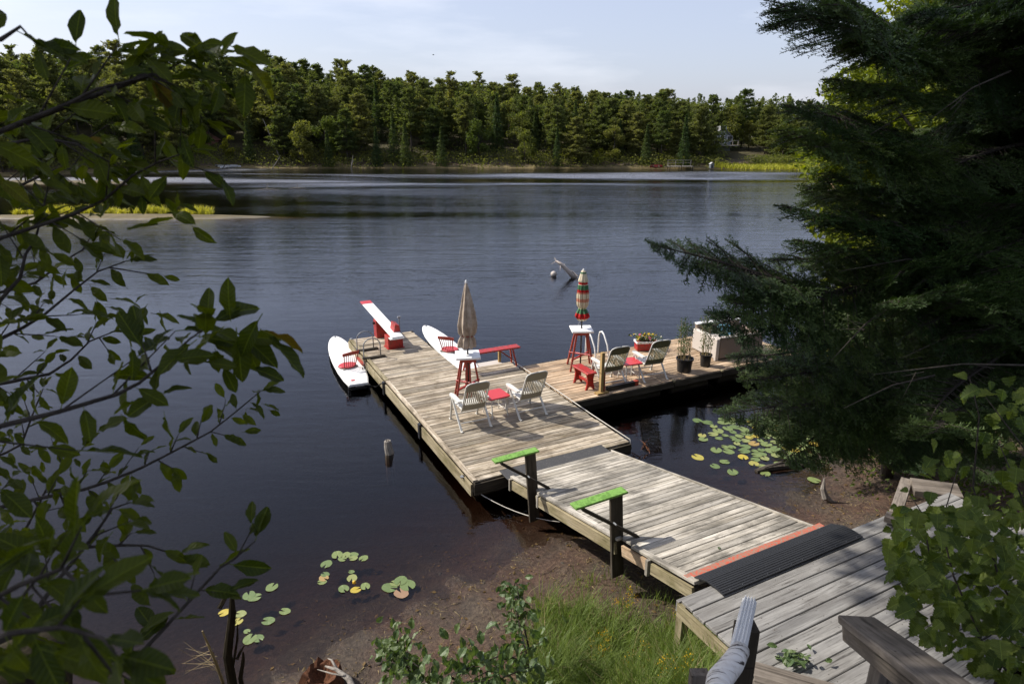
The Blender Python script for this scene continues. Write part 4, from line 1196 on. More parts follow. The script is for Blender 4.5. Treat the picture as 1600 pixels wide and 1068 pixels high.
def f_strip(m, nt, out, tc):
    sep = nt.nodes.new('ShaderNodeSeparateXYZ'); nt.links.new(tc.outputs['Object'], sep.inputs[0])
    z = math_(nt, 'DIVIDE', math_(nt, 'SUBTRACT', sep.outputs['Z'], 1.2), 1.5)
    cr, rd_, gn = (.62, .55, .42), (.42, .02, .02), (.06, .16, .08)
    rr_ = ramp(nt, z, [(0, rd_), (.06, cr), (.10, rd_), (.20, gn), (.27, cr), (.40, (.55, .25, .17)), (.46, cr), (.54, (.5, .22, .15)), (.57, rd_), (.61, gn), (.69, cr), (.70, rd_), (.74, cr), (.88, gn), (.91, cr)])
    rr_.color_ramp.interpolation = 'CONSTANT'
    at_ = nt.nodes.new('ShaderNodeMath'); at_.operation = 'ARCTAN2'; nt.links.new(sep.outputs['Y'], at_.inputs[0]); nt.links.new(sep.outputs['X'], at_.inputs[1])
    sn = math_(nt, 'SINE', math_(nt, 'MULTIPLY', at_.outputs[0], 22.0))
    st_ = ramp(nt, sn, [(.48, (1, 1, 1)), (.6, (.62, .60, .42))]).outputs['Color']
    princ(nt, out, rgbmix(nt, .8, rr_.outputs['Color'], st_, 'MULTIPLY'), .85, None, .2)
M['beige'] = cloth('faded beige canvas', f_beige); M['striped'] = cloth('striped canvas', f_strip)
umbrella('folded beige canvas umbrella through the table on the main dock', 1.43, 3.52,
         [(.02, 2.74), (.045, 2.66), (.10, 2.42), (.155, 2.1), (.185, 1.8), (.165, 1.6), (.12, 1.53), (.155, 1.44), (.175, 1.30), (.165, 1.26)], 7, .20, M['beige'], 2.80, (.125, 1.53), M['redwood'])
umbrella('folded cream umbrella with red and green stripes on the side dock', 4.86, 4.05,
         [(.02, 2.62), (.06, 2.58), (.115, 2.36), (.13, 2.33), (.10, 2.32), (.13, 2.15), (.145, 1.95), (.13, 1.72), (.08, 1.62), (.14, 1.50), (.165, 1.42), (.08, 1.30)], 8, .18, M['striped'], 2.64, (.085, 1.62), M['green'])

# long red bench on the main dock and the short one on the side dock
o = thing('red_bench', 'long narrow red bench behind the beige umbrella at the dock edge', 'bench', W(2.72, 5.08, ZD), DA - .02)
m = MB(); m.box((0, 0, .50), (1.66, .26, .04), bev=.006); m.build('seat', M['red'], o)
for sx in (-1, 1):
    for sy in (-1, 1): bar_part(o, 'leg', (sx * .70, sy * .15, 0), (sx * .62, sy * .07, .48), .05, .035, M['redwood'], up=(1, 0, 0))
    bar_part(o, 'brace', (sx * .64, 0, .16), (sx * .25, 0, .47), .03, .02, M['redwood'], up=(0, 1, 0))
o = thing('red_bench', 'short red bench with scalloped ends beside the wooden post on the side dock', 'bench', W(4.24, 2.93, ZD), DA)
m = MB(); m.box((0, 0, .43), (.27, .72, .04), bev=.008); m.build('seat', M['red'], o)
for sy in (-1, 1):
    P = [(-.13, 0), (-.08, 0), (-.04, .07), (.04, .07), (.08, 0), (.13, 0), (.09, .16), (.08, .27), (.12, .41), (-.12, .41), (-.08, .27), (-.09, .16)]
    m = MB(); n = len(P); V = [(x, sy * .27 - .018, z) for x, z in P] + [(x, sy * .27 + .018, z) for x, z in P]
    m.add(V, [tuple(range(n)), tuple(range(2 * n - 1, n - 1, -1))] + [(i, i + n, (i + 1) % n + n, (i + 1) % n) for i in range(n)]); m.build('end_board', M['red'], o)
bar_part(o, 'stretcher', (0, -.27, .18), (0, .27, .18), .03, .08, M['red'])
# mooring post and rail on the side dock
o = thing('wooden_post', 'upright yellow pine post bolted to the side dock beside the red bench', 'post', W(4.36, 2.36, ZD), DA)
bar_part(o, 'upright', (0, 0, 0), (0, 0, 1.02), .085, .085, M['post'], up=(0, 1, 0)); bar_part(o, 'foot_board', (-.16, -.02, .02), (.16, -.02, .02), .16, .04, M['post'])
bar_part(o, 'side_strip', (.062, .0, 0), (.062, .0, .52), .03, .09, M['redwood'], up=(0, 1, 0))
o = thing('toe_rail', 'low dark wooden rail with red end lying along the side dock edge', 'rail', W(0, 0, ZD), DA)
bar_part(o, 'rail', (4.55, 2.40, .06), (5.35, 2.40, .06), .10, .11, M['black']); bar_part(o, 'red_end', (5.36, 2.40, .06), (5.46, 2.40, .06), .11, .12, M['redwood'])

# pool style ladder (white) and grey hoop ladder
def hoop(x, pts): return [(x, p, z) for p, z in pts]
o = thing('white_ladder', 'white tubular swim ladder at the far edge of the side dock', 'ladder', W(5.55, 4.78, ZD), DA)
for sx in (0, .42):
    m = MB(); m.tube(hoop(sx, [(-.42, .0), (-.42, .12), (-.36, .34), (-.18, .60), (-.08, .66), (.02, .62), (.06, .5), (.07, .2), (.07, -.6)]), .022, 8); m.build('rail', M['whitemetal'], o, smooth=True)
for z in (-.12, -.4): m = MB(); m.box((.21, .09, z), (.40, .08, .03)); m.build('step', M['whitemetal'], o)
o = thing('grey_ladder', 'grey metal swim ladder with two hooped rails on the left dock edge', 'ladder', W(0, 0, ZD), DA)
for b in (7.25, 7.98):
    an = np.linspace(0, pi, 9)
    m = MB(); m.tube([(-.08, b, -.75), (-.08, b, -.2), (-.06, b, .36)] + [(.17 - .23 * cos(t_), b, .38 + .20 * sin(t_)) for t_ in an] + [(.40, b, .03)], .016, 7); m.build('rail', M['steel'], o, smooth=True)
    bar_part(o, 'foot_board', (-.10, b, .035), (.52, b, .035), .12, .05, M['darkwood'])
for z in (-.15, -.42, -.68): m = MB(); m.box((-.09, 7.6, z), (.09, .74, .03)); m.build('step', M['redwood'], o)
m = MB(); m.tube([(-.14, 7.22, -.2), (-.16, 6.9, -.42), (-.15, 6.4, -.44), (-.08, 6.1, -.38), (-.05, 5.8, -.2), (-.05, 5.6, -.1)], .012, 6); m.build('hose', M['black'], o)

# diving board
o = thing('diving_board', 'white diving board with red tip on two red box stands', 'diving board', W(.98, 0, ZD), DA + .01)
o.location = W(.98, 7.85, ZD)
bar_part(o, 'board', (0, -.35, .42), (-.06, 2.45, .74), .34, .035, M['white'], bev=.008)
bar_part(o, 'red_tip', (-.061, 2.46, .741), (-.066, 2.72, .771), .34, .036, M['redtop'], bev=.006)
m = MB(); m.box((.02, .12, .18), (.44, .36, .36), bev=.008); m.box((.02, .12, .012), (.5, .42, .024)); m.build('rear_stand', M['red'], o)
m = MB(); m.box((-.03, 1.25, .27), (.34, .30, .54), bev=.008); m.build('front_stand', M['red'], o)
m = MB(); P = [(-.2, 0), (.2, 0), (0, .24)]
m.add([(.08 + a_ * .8, -.02, .44 + z_) for a_, z_ in ((-.12, 0), (.14, 0), (.10, .22), (-.04, .26))] + [(.08 + a_ * .8, .34, .46 + z_) for a_, z_ in ((-.12, 0), (.14, 0), (.10, .22), (-.04, .26))], [(0, 1, 2, 3), (7, 6, 5, 4), (0, 4, 5, 1), (1, 5, 6, 2), (2, 6, 7, 3), (3, 7, 4, 0)]); m.build('clamp_block', M['red'], o)
m = MB(); m.box((-.02, -.28, .385), (.4, .2, .03)); m.build('heel_board', M['white'], o)
m = MB(); m.tube([(.28, .32, .2), (.28, .34, .78)], .015, 6); m.box((.28, .34, .80), (.09, .05, .04)); m.build('handle', M['steel'], o)
m = MB(); m.tube([(-.26, 1.25, .45), (.2, 1.25, .45)], .04, 6); m.build('roller', M['black'], o)

# paddle boards with red chairs on them
def sailboard(label, tail, nose, hw, z=.10, tilt=0.0):
    tail = np.array(tail[:2]); nose = np.array(nose[:2]); d = nose - tail; L = np.linalg.norm(d)
    o = thing('paddle_board', label, 'board', (tail[0], tail[1], z), atan2(d[1], d[0]))
    f = np.array([0, .02, .10, .25, .45, .62, .76, .87, .94, .98, 1.0]); wv = hw * np.array([.62, .66, .80, .94, 1.0, .96, .84, .64, .44, .25, .05])
    ed = [(f_ * L, w_) for f_, w_ in zip(f, wv)]
    poly = [(x, -y) for x, y in ed] + [(x, y) for x, y in ed[::-1]]
    zr = lambda x: .10 * max(0, x / L - .7) ** 1.3
    m = MB(); n = len(poly)
    V = [(x, y, .045 + zr(x)) for x, y in poly] + [(x, y, .085 + zr(x)) for x, y in poly] + [(x * .985 + .01, y * .9, .105 + zr(x)) for x, y in poly]
    m.add(V, [(n + i, n + (i + 1) % n, 2 * n + (i + 1) % n, 2 * n + i) for i in range(n)] + [tuple(range(2 * n, 3 * n))] + [(i, (i + 1) % n, n + (i + 1) % n, n + i) for i in range(n)])
    m.build('deck', M['white'], o)
    m = MB(); V = [(x * .99 + .01, y * .8, -.06 + zr(x)) for x, y in poly] + [(x, y, .044 + zr(x)) for x, y in poly]
    m.add(V, [tuple(range(n))[::-1]] + [(i, (i + 1) % n, n + (i + 1) % n, n + i) for i in range(n)]); m.build('hull', M['hull'], o)
    m = MB(); m.lathe((L * .965, 0, .108 + zr(L)), [(.035, 0), (.02, .02)], 10); m.build('nose_ring', M['steel'], o)
    m = MB(); m.box((.28, .10, .115), (.07, .10, .012), bev=.004); m.build('foot_strap', M['redtop'], o)
    m = MB(); m.box((-.03, -.02, .02), (.06, .22, .05)); m.box((-.02, .26, -.05), (.05, .04, .2)); m.box((-.02, -.26, -.02), (.06, .05, .14)); m.build('fin_bracket', M['black'], o)
    return o
def spindle_chair(label, loc, rz, s=1.0):
    """legless red spindle-back seat; the back is on local -Y"""
    o = thing('spindle_chair', label, 'chair', loc, rz, 'red spindle chairs fixed to the white boards')
    m = MB(); an = np.linspace(0, 2 * pi, 16, endpoint=False); m.prism([(.21 * cos(t_) * (1 + .08 * cos(2 * t_)), .20 * sin(t_)) for t_ in an], .035, .065, bev=.008); m.build('seat', M['redtop'], o)
    m = MB(); m.bar((-.2, -.02, .02), (.2, -.02, .02), .30, .03); m.build('base_board', M['greybark'], o)
    for k in range(7):
        x = -.165 + k * .055; q = 1.12
        m = MB(); m.tube([(x * .9, -.16 + .03 * abs(x) / .165, .06), (x * q, -.23 + .02 * abs(x), .38)], .009 if 0 < k < 6 else .014, 5); m.build('spindle', M['redwood'], o)
    m = MB(); V = []
    for x in np.linspace(-.22, .22, 8):
        y = -.245 + .5 * x * x; zt = .44 + .02 * (1 - abs(x) / .22)
        V += [(x, y - .012, .37), (x, y + .012, .37), (x, y + .008, zt), (x, y - .016, zt)]
    m.add(V, [(i * 4 + j, i * 4 + (j + 1) % 4, (i + 1) * 4 + (j + 1) % 4, (i + 1) * 4 + j) for i in range(7) for j in range(4)] + [(0, 3, 2, 1), (28, 29, 30, 31)]); m.build('top_rail', M['redwood'], o)
    o.scale = (s,) * 3
    return o
tl = (at(561, 605, .1)); ns_ = at(523, 529, .12)
sailboard('white paddle board floating left of the main dock', tl, ns_, .40)
d_ = ns_ - tl; q = at(543, 573, .2)
spindle_chair('red spindle chair fixed on the board floating left of the dock', (q[0], q[1], .20), atan2(d_[1], d_[0]) - pi / 2 + .35, 1.12)
tl = W(2.36, 5.45, 0); ns_ = at(664, 517, .15)
sailboard('white paddle board pushed against the right side of the narrow dock end', tl, ns_, .37, .24)
q = at(703, 547, .36); d_ = np.array(ns_[:2]) - np.array(tl[:2])
spindle_chair('red spindle chair fixed on the board behind the beige umbrella', (q[0], q[1], .345), atan2(d_[1], d_[0]) - pi / 2 - .75, 1.12)

# plant pots, flower box, sofa
def pot_plant(label, a, b, R, H, hp, n):
    o = thing('plant_pot', label, 'plant pot', W(a, b, ZD), 0, 'black nursery pots with tall stems')
    m = MB(); m.lathe((0, 0, 0), [(R * .8, 0), (R * .95, H * .88), (R * 1.05, H * .88), (R * 1.06, H), (R * .97, H), (R * .93, H * .85)], 24, cap=False)
    m.lathe((0, 0, 0), [(0.01, .0), (R * .8, .0)], 24, cap=False); m.build('pot', M['black'], o, smooth=False)
    m = MB(); m.lathe((0, 0, H * .8), [(.01, .01), (R * .93, 0)], 20, cap=False); m.build('soil', M['soil'], o)
    s_ = MB(); lf = MB(); C = []
    for k in range(n):
        an = r.uniform(0, 6.28); rr = R * .75 * sqrt(r.random()); h_ = hp * r.uniform(.75, 1.05)
        p0 = np.array([rr * cos(an), rr * sin(an), H * .8]); p1 = p0 + np.array([r.uniform(-.06, .06), r.uniform(-.06, .06), h_ * .5]); p2 = p1 + np.array([r.uniform(-.09, .09), r.uniform(-.09, .09), h_ * .5])
        s_.tube([p0, p1, p2], [.008, .006, .003], 4)
        for t_ in np.linspace(.2, 1, 22):
            p_ = p0 + (p1 - p0) * min(1, t_ * 2) if t_ < .5 else p1 + (p2 - p1) * (t_ - .5) * 2
            C.append(p_ + np.array([r.uniform(-.06, .06), r.uniform(-.06, .06), r.uniform(-.03, .03)])); C.append(p_ + np.array([r.gauss(0, .05), r.gauss(0, .05), r.uniform(-.03, .03)]))
    C = np.array(C); leaf_cloud(lf, C, .034, .1, .28); leaf_cloud(lf, C[C[:, 2] > H + hp * .6], .030, .1, .3)
    s_.build('stems', M['drygrass'], o); ob = lf.build('foliage', M['bushleaf'], o)
    return o
pot_plant('large black pot with tall thin stems on the side dock', 7.12, 2.60, .215, .37, 1.12, 13)
pot_plant('smaller black pot with tall thin stems next to the sofa', 7.90, 2.66, .155, .33, 1.08, 9)
o = thing('flower_box', 'red wooden planter box full of yellow and pink flowers', 'planter', W(7.35, 4.45, ZD), DA - .35)
m = MB(); m.box((0, 0, .13), (.62, .30, .24), bev=.01); m.build('box', M['red'], o)
m = MB(); m.box((0, .15, .25), (.66, .03, .05)); m.box((0, -.15, .25), (.66, .03, .05)); m.box((.32, 0, .25), (.03, .27, .05)); m.box((-.32, 0, .25), (.03, .27, .05)); m.build('rim', M['white'], o)
m = MB(); C = rng.normal(0, 1, (420, 3)) * np.array([.17, .09, .07]) + np.array([0, 0, .34]); leaf_cloud(m, C, .035, .1, .5); m.build('foliage', M['bushleaf'], o)
for nm, col, n, sz in (('yellow flower', (.72, .50, .02), 26, .042), ('pink flower', (.62, .10, .22), 9, .036), ('white flower', (.75, .72, .62), 18, .028)):
    mt = paint(nm, col, .8, dirt=.3); me_ = MB()
    V = [(0, 0, .004)] + [(cos(t_) * sz * (1 if i % 2 else .62), sin(t_) * sz * (1 if i % 2 else .62), .012 * (i % 2)) for i, t_ in enumerate(np.linspace(0, 2 * pi, 12, endpoint=False))]
    me_.add(V, [(0, i + 1, (i + 1) % 12 + 1) for i in range(12)]); me_.lathe((0, 0, .005), [(sz * .3, 0), (sz * .15, .012)], 6)
    me2 = me_.mesh('flower', mt)
    for k in range(n): inst('flower', me2, o, (r.gauss(-.02, .16), r.gauss(0, .08) - .03, .38 + r.uniform(-.04, .08)), (r.uniform(-.9, .5), r.uniform(-.6, .6), r.uniform(0, 6)))
M['sofa'] = paint('tan woven sofa', (.24, .185, .145), .8, dirt=.3, scale=60); M['cush'] = paint('cream cushion', (.50, .45, .40), .8, dirt=.25); M['bluec'] = paint('pale blue cushion', (.20, .42, .55), .8, dirt=.3)
o = thing('garden_sofa', 'low tan garden sofa with cream edging at the end of the side dock', 'sofa', W(9.35, 3.3, ZD), DA - .12)
m = MB(); m.box((-.05, 0, .17), (1.35, 1.05, .30), bev=.03); m.build('seat_base', M['sofa'], o)
m = MB(); m.box((0.0, -.05, .39), (1.15, .85, .14), bev=.05); m.build('seat_cushion', M['cush'], o)
m = MB(); m.box((-.05, .50, .43), (1.48, .14, .62), bev=.03); m.build('backrest', M['sofa'], o)
m = MB(); m.box((-.05, .50, .752), (1.52, .18, .03), bev=.01); m.build('back_trim', M['white'], o)
m = MB(); m.box((-.80, 0, .32), (.13, 1.05, .60), bev=.03); m.build('arm', M['cush'], o)
m = MB(); m.box((.68, 0, .32), (.13, 1.05, .60), bev=.03); m.build('arm', M['sofa'], o)
m = MB(); m.box((-.05, -.55, .32), (1.4, .06, .58), bev=.02); m.build('front_panel', M['sofa'], o)
m = MB(); m.box((-.05, -.55, .63), (1.5, .10, .04), bev=.01); m.box((-.83, -.55, .30), (.10, .09, .62), bev=.01); m.build('front_trim', M['cush'], o)
o2 = thing('cushion', 'pale blue cushion leaning in the tan garden sofa', 'cushion', W(9.35, 3.48, ZD + .54), DA - .3)
m = MB(); m.box((0, 0, 0), (.44, .44, .14), bev=.06); ob = m.build('cover', M['bluec'], o2); ob.rotation_euler = (.9, 0, .2)

# low pale panel behind the bench, piles
o = thing('swim_float', 'low pale grey panel behind the long red bench', 'float', W(2.85, 5.72, .18), DA)
m = MB(); m.box((0, 0, .0), (1.1, .6, .22), bev=.03); m.build('block', M['cush'], o)
bar_part(o, 'mooring_stake', (.5, .1, -.2), (.5, .1, .55), .07, .07, M['post'], up=(0, 1, 0))
p = at(609, 708, 0)
m = MB(); zt = atY(608, 689, p[1])[2]
m.tube([(0, 0, -.9), (.0, .0, 0), (-.025, .01, zt * .5), (-.035, .02, zt)], [.10, .095, .085, .07], 9)
for k in range(5): m.tube([(-.03 + r.uniform(-.03, .03), r.uniform(-.03, .03), zt - .03), (-.03 + r.uniform(-.04, .04), r.uniform(-.03, .03), zt + r.uniform(.01, .05))], [.02, .006], 4)
tag(m.build('old_pile', M['greybark'], None, loc=(p[0], p[1], 0)), 'weathered stump of an old pile standing in the water left of the dock', 'pile')
# rope from the dock corner to the bank
m = MB(); A_ = np.array(W(.05, .1, .22)); B_ = at(875, 815, .22)
m.tube([A_ + (B_ - A_) * t_ - np.array([0, 0, .22 * 4 * t_ * (1 - t_) * .55]) for t_ in np.linspace(0, 1, 9)], .008, 5)
tag(m.build('mooring_line', M['rope'], smooth=True), 'thin white line sagging from the dock corner under the gangway', 'rope')

M['pale_drift'] = bark('bleached driftwood', (.35, .29, .25), (.62, .55, .49), (20, 20, 20))
# ball float and drowned tree beyond the striped umbrella
p = at(865, 431, 0)
m = MB(); R_ = .14; m.lathe((0, 0, .09), [(R_ * sin(t_) + .001, -R_ * cos(t_)) for t_ in np.linspace(0, pi, 12)], 18); tag(m.build('ball_float', M['cush'], None, smooth=True, loc=(p[0], p[1], 0)), 'white ball float beside the drowned branch', 'buoy')
b0 = at(896, 434, 0); m = MB()
def T(px, py, dz=0): q_ = atY(px, py, b0[1]); return np.array([q_[0], q_[1] + dz, max(q_[2], -.1)])
m.tube([T(899, 436), T(889, 425), T(877, 413), T(869, 408)], [.12, .10, .085, .05], 7)
m.tube([T(869, 408), T(867, 404, .3)], [.025, .006], 5); m.tube([T(869, 408), T(860, 411, -.3)], [.025, .006], 5)
m.tube([T(881, 417), T(883, 413, .2)], [.025, .012], 5); m.tube([T(876, 413), T(874, 420, -.4)], [.02, .01], 5); m.tube([T(887, 423), T(896, 428, .5), T(903, 432)], [.05, .05, .03], 6)
tag(m.build('drowned_branch', M['pale_drift'], smooth=True), 'pale bare branch rising from the water behind the striped umbrella', 'driftwood')

# floating log and driftwood in the cove
p = at(1225, 731, 0)
m = MB(); m.tube([(-.62, .0, .0), (-.3, .03, .02), (.0, 0, .03), (.35, -.02, .01), (.72, .08, -.01)], [.05, .08, .07, .055, .02], 8)
m.tube([(-.45, .0, .05), (-.05, .04, .10), (.05, .05, .08)], [.03, .04, .02], 6); m.tube([(.2, 0, .02), (.45, .16, .07)], [.03, .01], 5)
ob = m.build('floating_log', M['bark'], None, smooth=False, loc=(p[0], p[1], .0), rot=(0, 0, .22)); tag(ob, 'dark broken log floating beside the lily pads', 'log')
p = at(1290, 785, .05); m = MB(); zt = atY(1281, 748, p[1])[2] - .05
m.tube([(.12, -.02, 0), (-.02, 0, .10), (-.08, .02, zt * .55), (-.08, .03, zt)], [.03, .065, .045, .008], 7)
m.tube([(0, 0, .1), (.14, -.05, .03), (.2, 0, .0)], [.03, .015, .006], 5)
tag(m.build('driftwood_stick', M['greybark'], None, loc=(p[0], p[1], hz(p[0], p[1]))), 'pale upright piece of driftwood on the mud beyond the rubber mat', 'driftwood')
p = at(1003, 706, 0); m = MB()
for k in range(9):
    an = r.uniform(.6, 2.6); L_ = r.uniform(.25, .6); q_ = np.array([r.uniform(-.2, .2), r.uniform(-.35, .35), -.02])
    m.tube([q_, q_ + np.array([cos(an) * L_ * .5, sin(an) * L_ * .4, .06]), q_ + np.array([cos(an) * L_, sin(an) * L_ * .8, .05])], [.012, .008, .003], 4)
tag(m.build('drowned_twigs', M['deadred'], None, loc=(p[0], p[1], 0)), 'reddish drowned twigs beside the corner of the main dock', 'twigs')

# ------------------------------------------------------------------ lily pads
def pad_mesh(seed):
    q = random.Random(seed); V = [(0, 0, .004)]; n = 15
    for k in range(n):
        an = radians(16 + k * 328 / (n - 1)); rr = 1 * (1 + q.uniform(-.05, .05)) * (1.0 if k not in (0, n - 1) else .95)
        V.append((rr * cos(an), rr * .86 * sin(an), .004 + .0 + (q.uniform(0, .06) if q.random() < .35 else 0)))
    m = MB(); m.add(V, [(0, k, k + 1) for k in range(1, n)]); return m.mesh('lily_pad', M['pad'])
PADS = [pad_mesh(s_) for s_ in range(5)]
def pads(label, spots):
    cx = np.mean([at(a_, b_, 0)[:2] for a_, b_, _ in spots], axis=0)
    o = thing('water_lily', label, 'water lily', (cx[0], cx[1], 0), 0)
    for i, (px, py, s_) in enumerate(spots):
        p_ = at(px, py, 0)
        ob = inst('lily_pad', PADS[r.randrange(5)], o, (p_[0] - cx[0], p_[1] - cx[1], .004 + r.uniform(0, .004)), (r.uniform(-.03, .03), r.uniform(-.03, .03), r.uniform(0, 6.28)), scale=s_)
    return o
rr_ = random.Random(5); sp = []
for (px, py) in ((1090, 657), (1106, 660), (1130, 660), (1141, 659), (1137, 669), (1122, 673), (1097, 680), (1099, 686), (1119, 703), (1138, 705), (1090, 714), (1117, 728), (1145, 737), (1144, 738), (1161, 714), (1164, 698), (1190, 728), (1196, 740), (1182, 711), (1166, 677), (1197, 694), (1212, 711), (1232, 715), (1190, 709), (1272, 750), (1289, 721), (1305, 733), (1315, 732), (1268, 711), (1276, 706), (1288, 703)): sp.append((px, py, rr_.uniform(.10, .14)))
tries = 0
while len(sp) < 125 and tries < 6000:
    tries += 1
    px = rr_.gauss(1205, 60); py = 685 + rr_.gauss(0, 17) + (px - 1200) * .12
    if py < 655 or py > 725 or px < 1112 or px > 1330: continue
    s_ = rr_.uniform(.08, .13); p_ = at(px, py, 0)
    if all(np.hypot(*(at(a_, b_, 0)[:2] - p_[:2])) > (s_ + c_) * .72 for a_, b_, c_ in sp): sp.append((px, py, s_))
pads('crowded patch of green and yellow lily pads in the cove under the fir', sp)
pads('loose lily pads with one yellow bud on the water left of the muddy point', [(527, 867, .10), (541, 867, .08), (535, 873, .07), (551, 867, .09), (552, 872, .07), (568, 872, .08), (510, 881, .10), (508, 897, .07), (506, 903, .08), (503, 909, .07), (550, 903, .09), (537, 920, .09), (556, 921, .08), (571, 916, .08), (549, 893, .05)])
pads('tight cluster of five lily pads nearest the muddy shore', [(609, 918, .12), (626, 907, .11), (637, 914, .13), (627, 926, .12), (617, 911, .08)])
pads('few lily pads scattered by the dead snag at the lower left', [(425, 917, .10), (389, 930, .10), (398, 933, .10), (350, 957, .08), (376, 959, .08), (371, 971, .08), (419, 970, .09), (386, 986, .05), (391, 998, .10), (404, 997, .08), (445, 955, .08)])
m = MB(); m.lathe((0, 0, .03), [(.01, 0), (.028, .015), (.022, .045), (.008, .055)], 8); p = at(554, 914, 0)
tag(m.build('lily_bud', paint('yellow bud', (.75, .42, .03), .5), None, smooth=True, loc=(p[0], p[1], 0)), 'yellow water lily bud among the loose pads', 'flower')
#PART4
# ------------------------------------------------------------------ the big fir on the right
def fir_branch(seed, dense=1.0, sp=.0066, nl=.024):
    """flat spray along +X, unit length 2.2 m; material 0 = needles, 1 = bark"""
    q = random.Random(seed); m = MB(); L = 2.2
    segs = []                                        # (p, q) twig pieces that carry needles
    def curve(t_): return np.array([t_ * L, .10 * sin(t_ * 3 + seed) * t_, .05 * t_ - .16 * t_ * t_ + .10 * t_ ** 3])
    pts = [curve(t_) for t_ in np.linspace(0, 1, 10)]
    m.tube(pts, list(np.linspace(.017, .003, 10)), 5, 1)
    for i in range(6, 9): segs.append((pts[i], pts[i + 1]))
    t_ = .14; side = 1
    while t_ < .985:
        base = curve(t_)
        ln = (.62 * (1 - t_) ** .75 + .07) * q.uniform(.65, 1.15) * min(1, .45 + t_ * 1.6)
        for side in (-1, 1):
            if q.random() < .10: continue
            an = side * radians(q.uniform(42, 62)); dr = np.array([cos(an), sin(an), q.uniform(-.50, .22)])
            tip = base + dr * ln + np.array([0, 0, -.10 * ln])
            mid = (base + tip) / 2 + np.array([.02 * ln, 0, .05 * ln])
            m.tube([base, mid, tip], [.006, .004, .002], 4, 1, cap=False)
            segs.append((base + (mid - base) * .25, mid)); segs.append((mid, tip))
            k = .22; s2 = 1
            while k < .92:
                p_ = base + (tip - base) * k + np.array([0, 0, .03 * ln]); l2 = ln * (.42 * (1 - k) + .13) * q.uniform(.7, 1.2)
                for s2 in (-1, 1):
                    a2 = an + s2 * radians(q.uniform(38, 58)); d2 = np.array([cos(a2), sin(a2), q.uniform(-.75, .35)])
                    segs.append((p_, p_ + d2 * l2))
                k += q.uniform(.08, .13) / dense
        t_ += q.uniform(.026, .04) / dense
    A = np.array([s_[0] for s_ in segs]); B = np.array([s_[1] for s_ in segs]); Ls = np.linalg.norm(B - A, axis=1)
    n = np.maximum(3, (Ls / sp).astype(int)); idx = np.repeat(np.arange(len(segs)), n)
    f = np.concatenate([np.linspace(0, 1, k_) for k_ in n])[:, None]
    D = (B - A)[idx]; D /= np.linalg.norm(D, axis=1)[:, None] + 1e-9
    P_ = A[idx] + (B - A)[idx] * f
    S = np.cross(D, [0, 0, 1.]); S /= np.linalg.norm(S, axis=1)[:, None] + 1e-9; Un = np.cross(S, D)
    sg = np.where(rng.random(len(P_)) < .5, -1., 1.)[:, None]; up = rng.uniform(-.5, .9, (len(P_), 1))
    nd_ = S * sg + Un * up + D * rng.uniform(.25, .65, (len(P_), 1)); nd_ /= np.linalg.norm(nd_, axis=1)[:, None]
    ln_ = nl * rng.uniform(.7, 1.15, (len(P_), 1)); w_ = .0036
    wv = np.cross(nd_, Un + .3 * S); wv /= np.linalg.norm(wv, axis=1)[:, None] + 1e-9
    V = np.stack([P_ - wv * w_, P_ + wv * w_, P_ + nd_ * ln_ + wv * w_ * .5, P_ + nd_ * ln_ - wv * w_ * .5], 1).reshape(-1, 3)
    m.addarr(V, np.arange(len(V)).reshape(-1, 4), 0)
    return m
FB = [fir_branch(40 + k, 1.0 + .12 * (k % 3)) for k in range(5)]
FM = [b_.mesh('branch', [M['needle'], M['branchbark']]) for b_ in FB]
fir_tris = [len(b_.f) for b_ in FB]
TX, TY = 5.35, 5.15
gzf = hz(TX, TY)
fir = thing('fir_tree', 'big dark fir whose boughs fill the right side above the deck', 'fir tree', (TX, TY, gzf - .2))
m = MB(); m.tube([(0, 0, -.3), (.05, .02, 3), (0, .05, 7), (0, 0, 12.5)], [.24, .19, .13, .03], 12); m.build('trunk', M['bark'], fir, smooth=True)
def put_branch(root, rl, p, q, roll=0.0, sc=1.0, me=None):
    """a bough from p to q (world); its spray mesh is 2.2 long"""
    p = Vector(p); q = Vector(q); d = q - p; x = d.normalized(); y = Vector((0, 0, 1)).cross(x).normalized(); z = x.cross(y)
    quat = Matrix((x, y, z)).transposed().to_quaternion() @ Quaternion((1, 0, 0), roll)
    s_ = d.length / 2.2
    inst('branch', me or FM[r.randrange(5)], root, Vector(p) - Vector(rl), quat=quat, scale=(s_, min(max(s_, .9), 1.25) * sc, min(max(s_, .9), 1.2)))
RL = (TX, TY, gzf - .2)
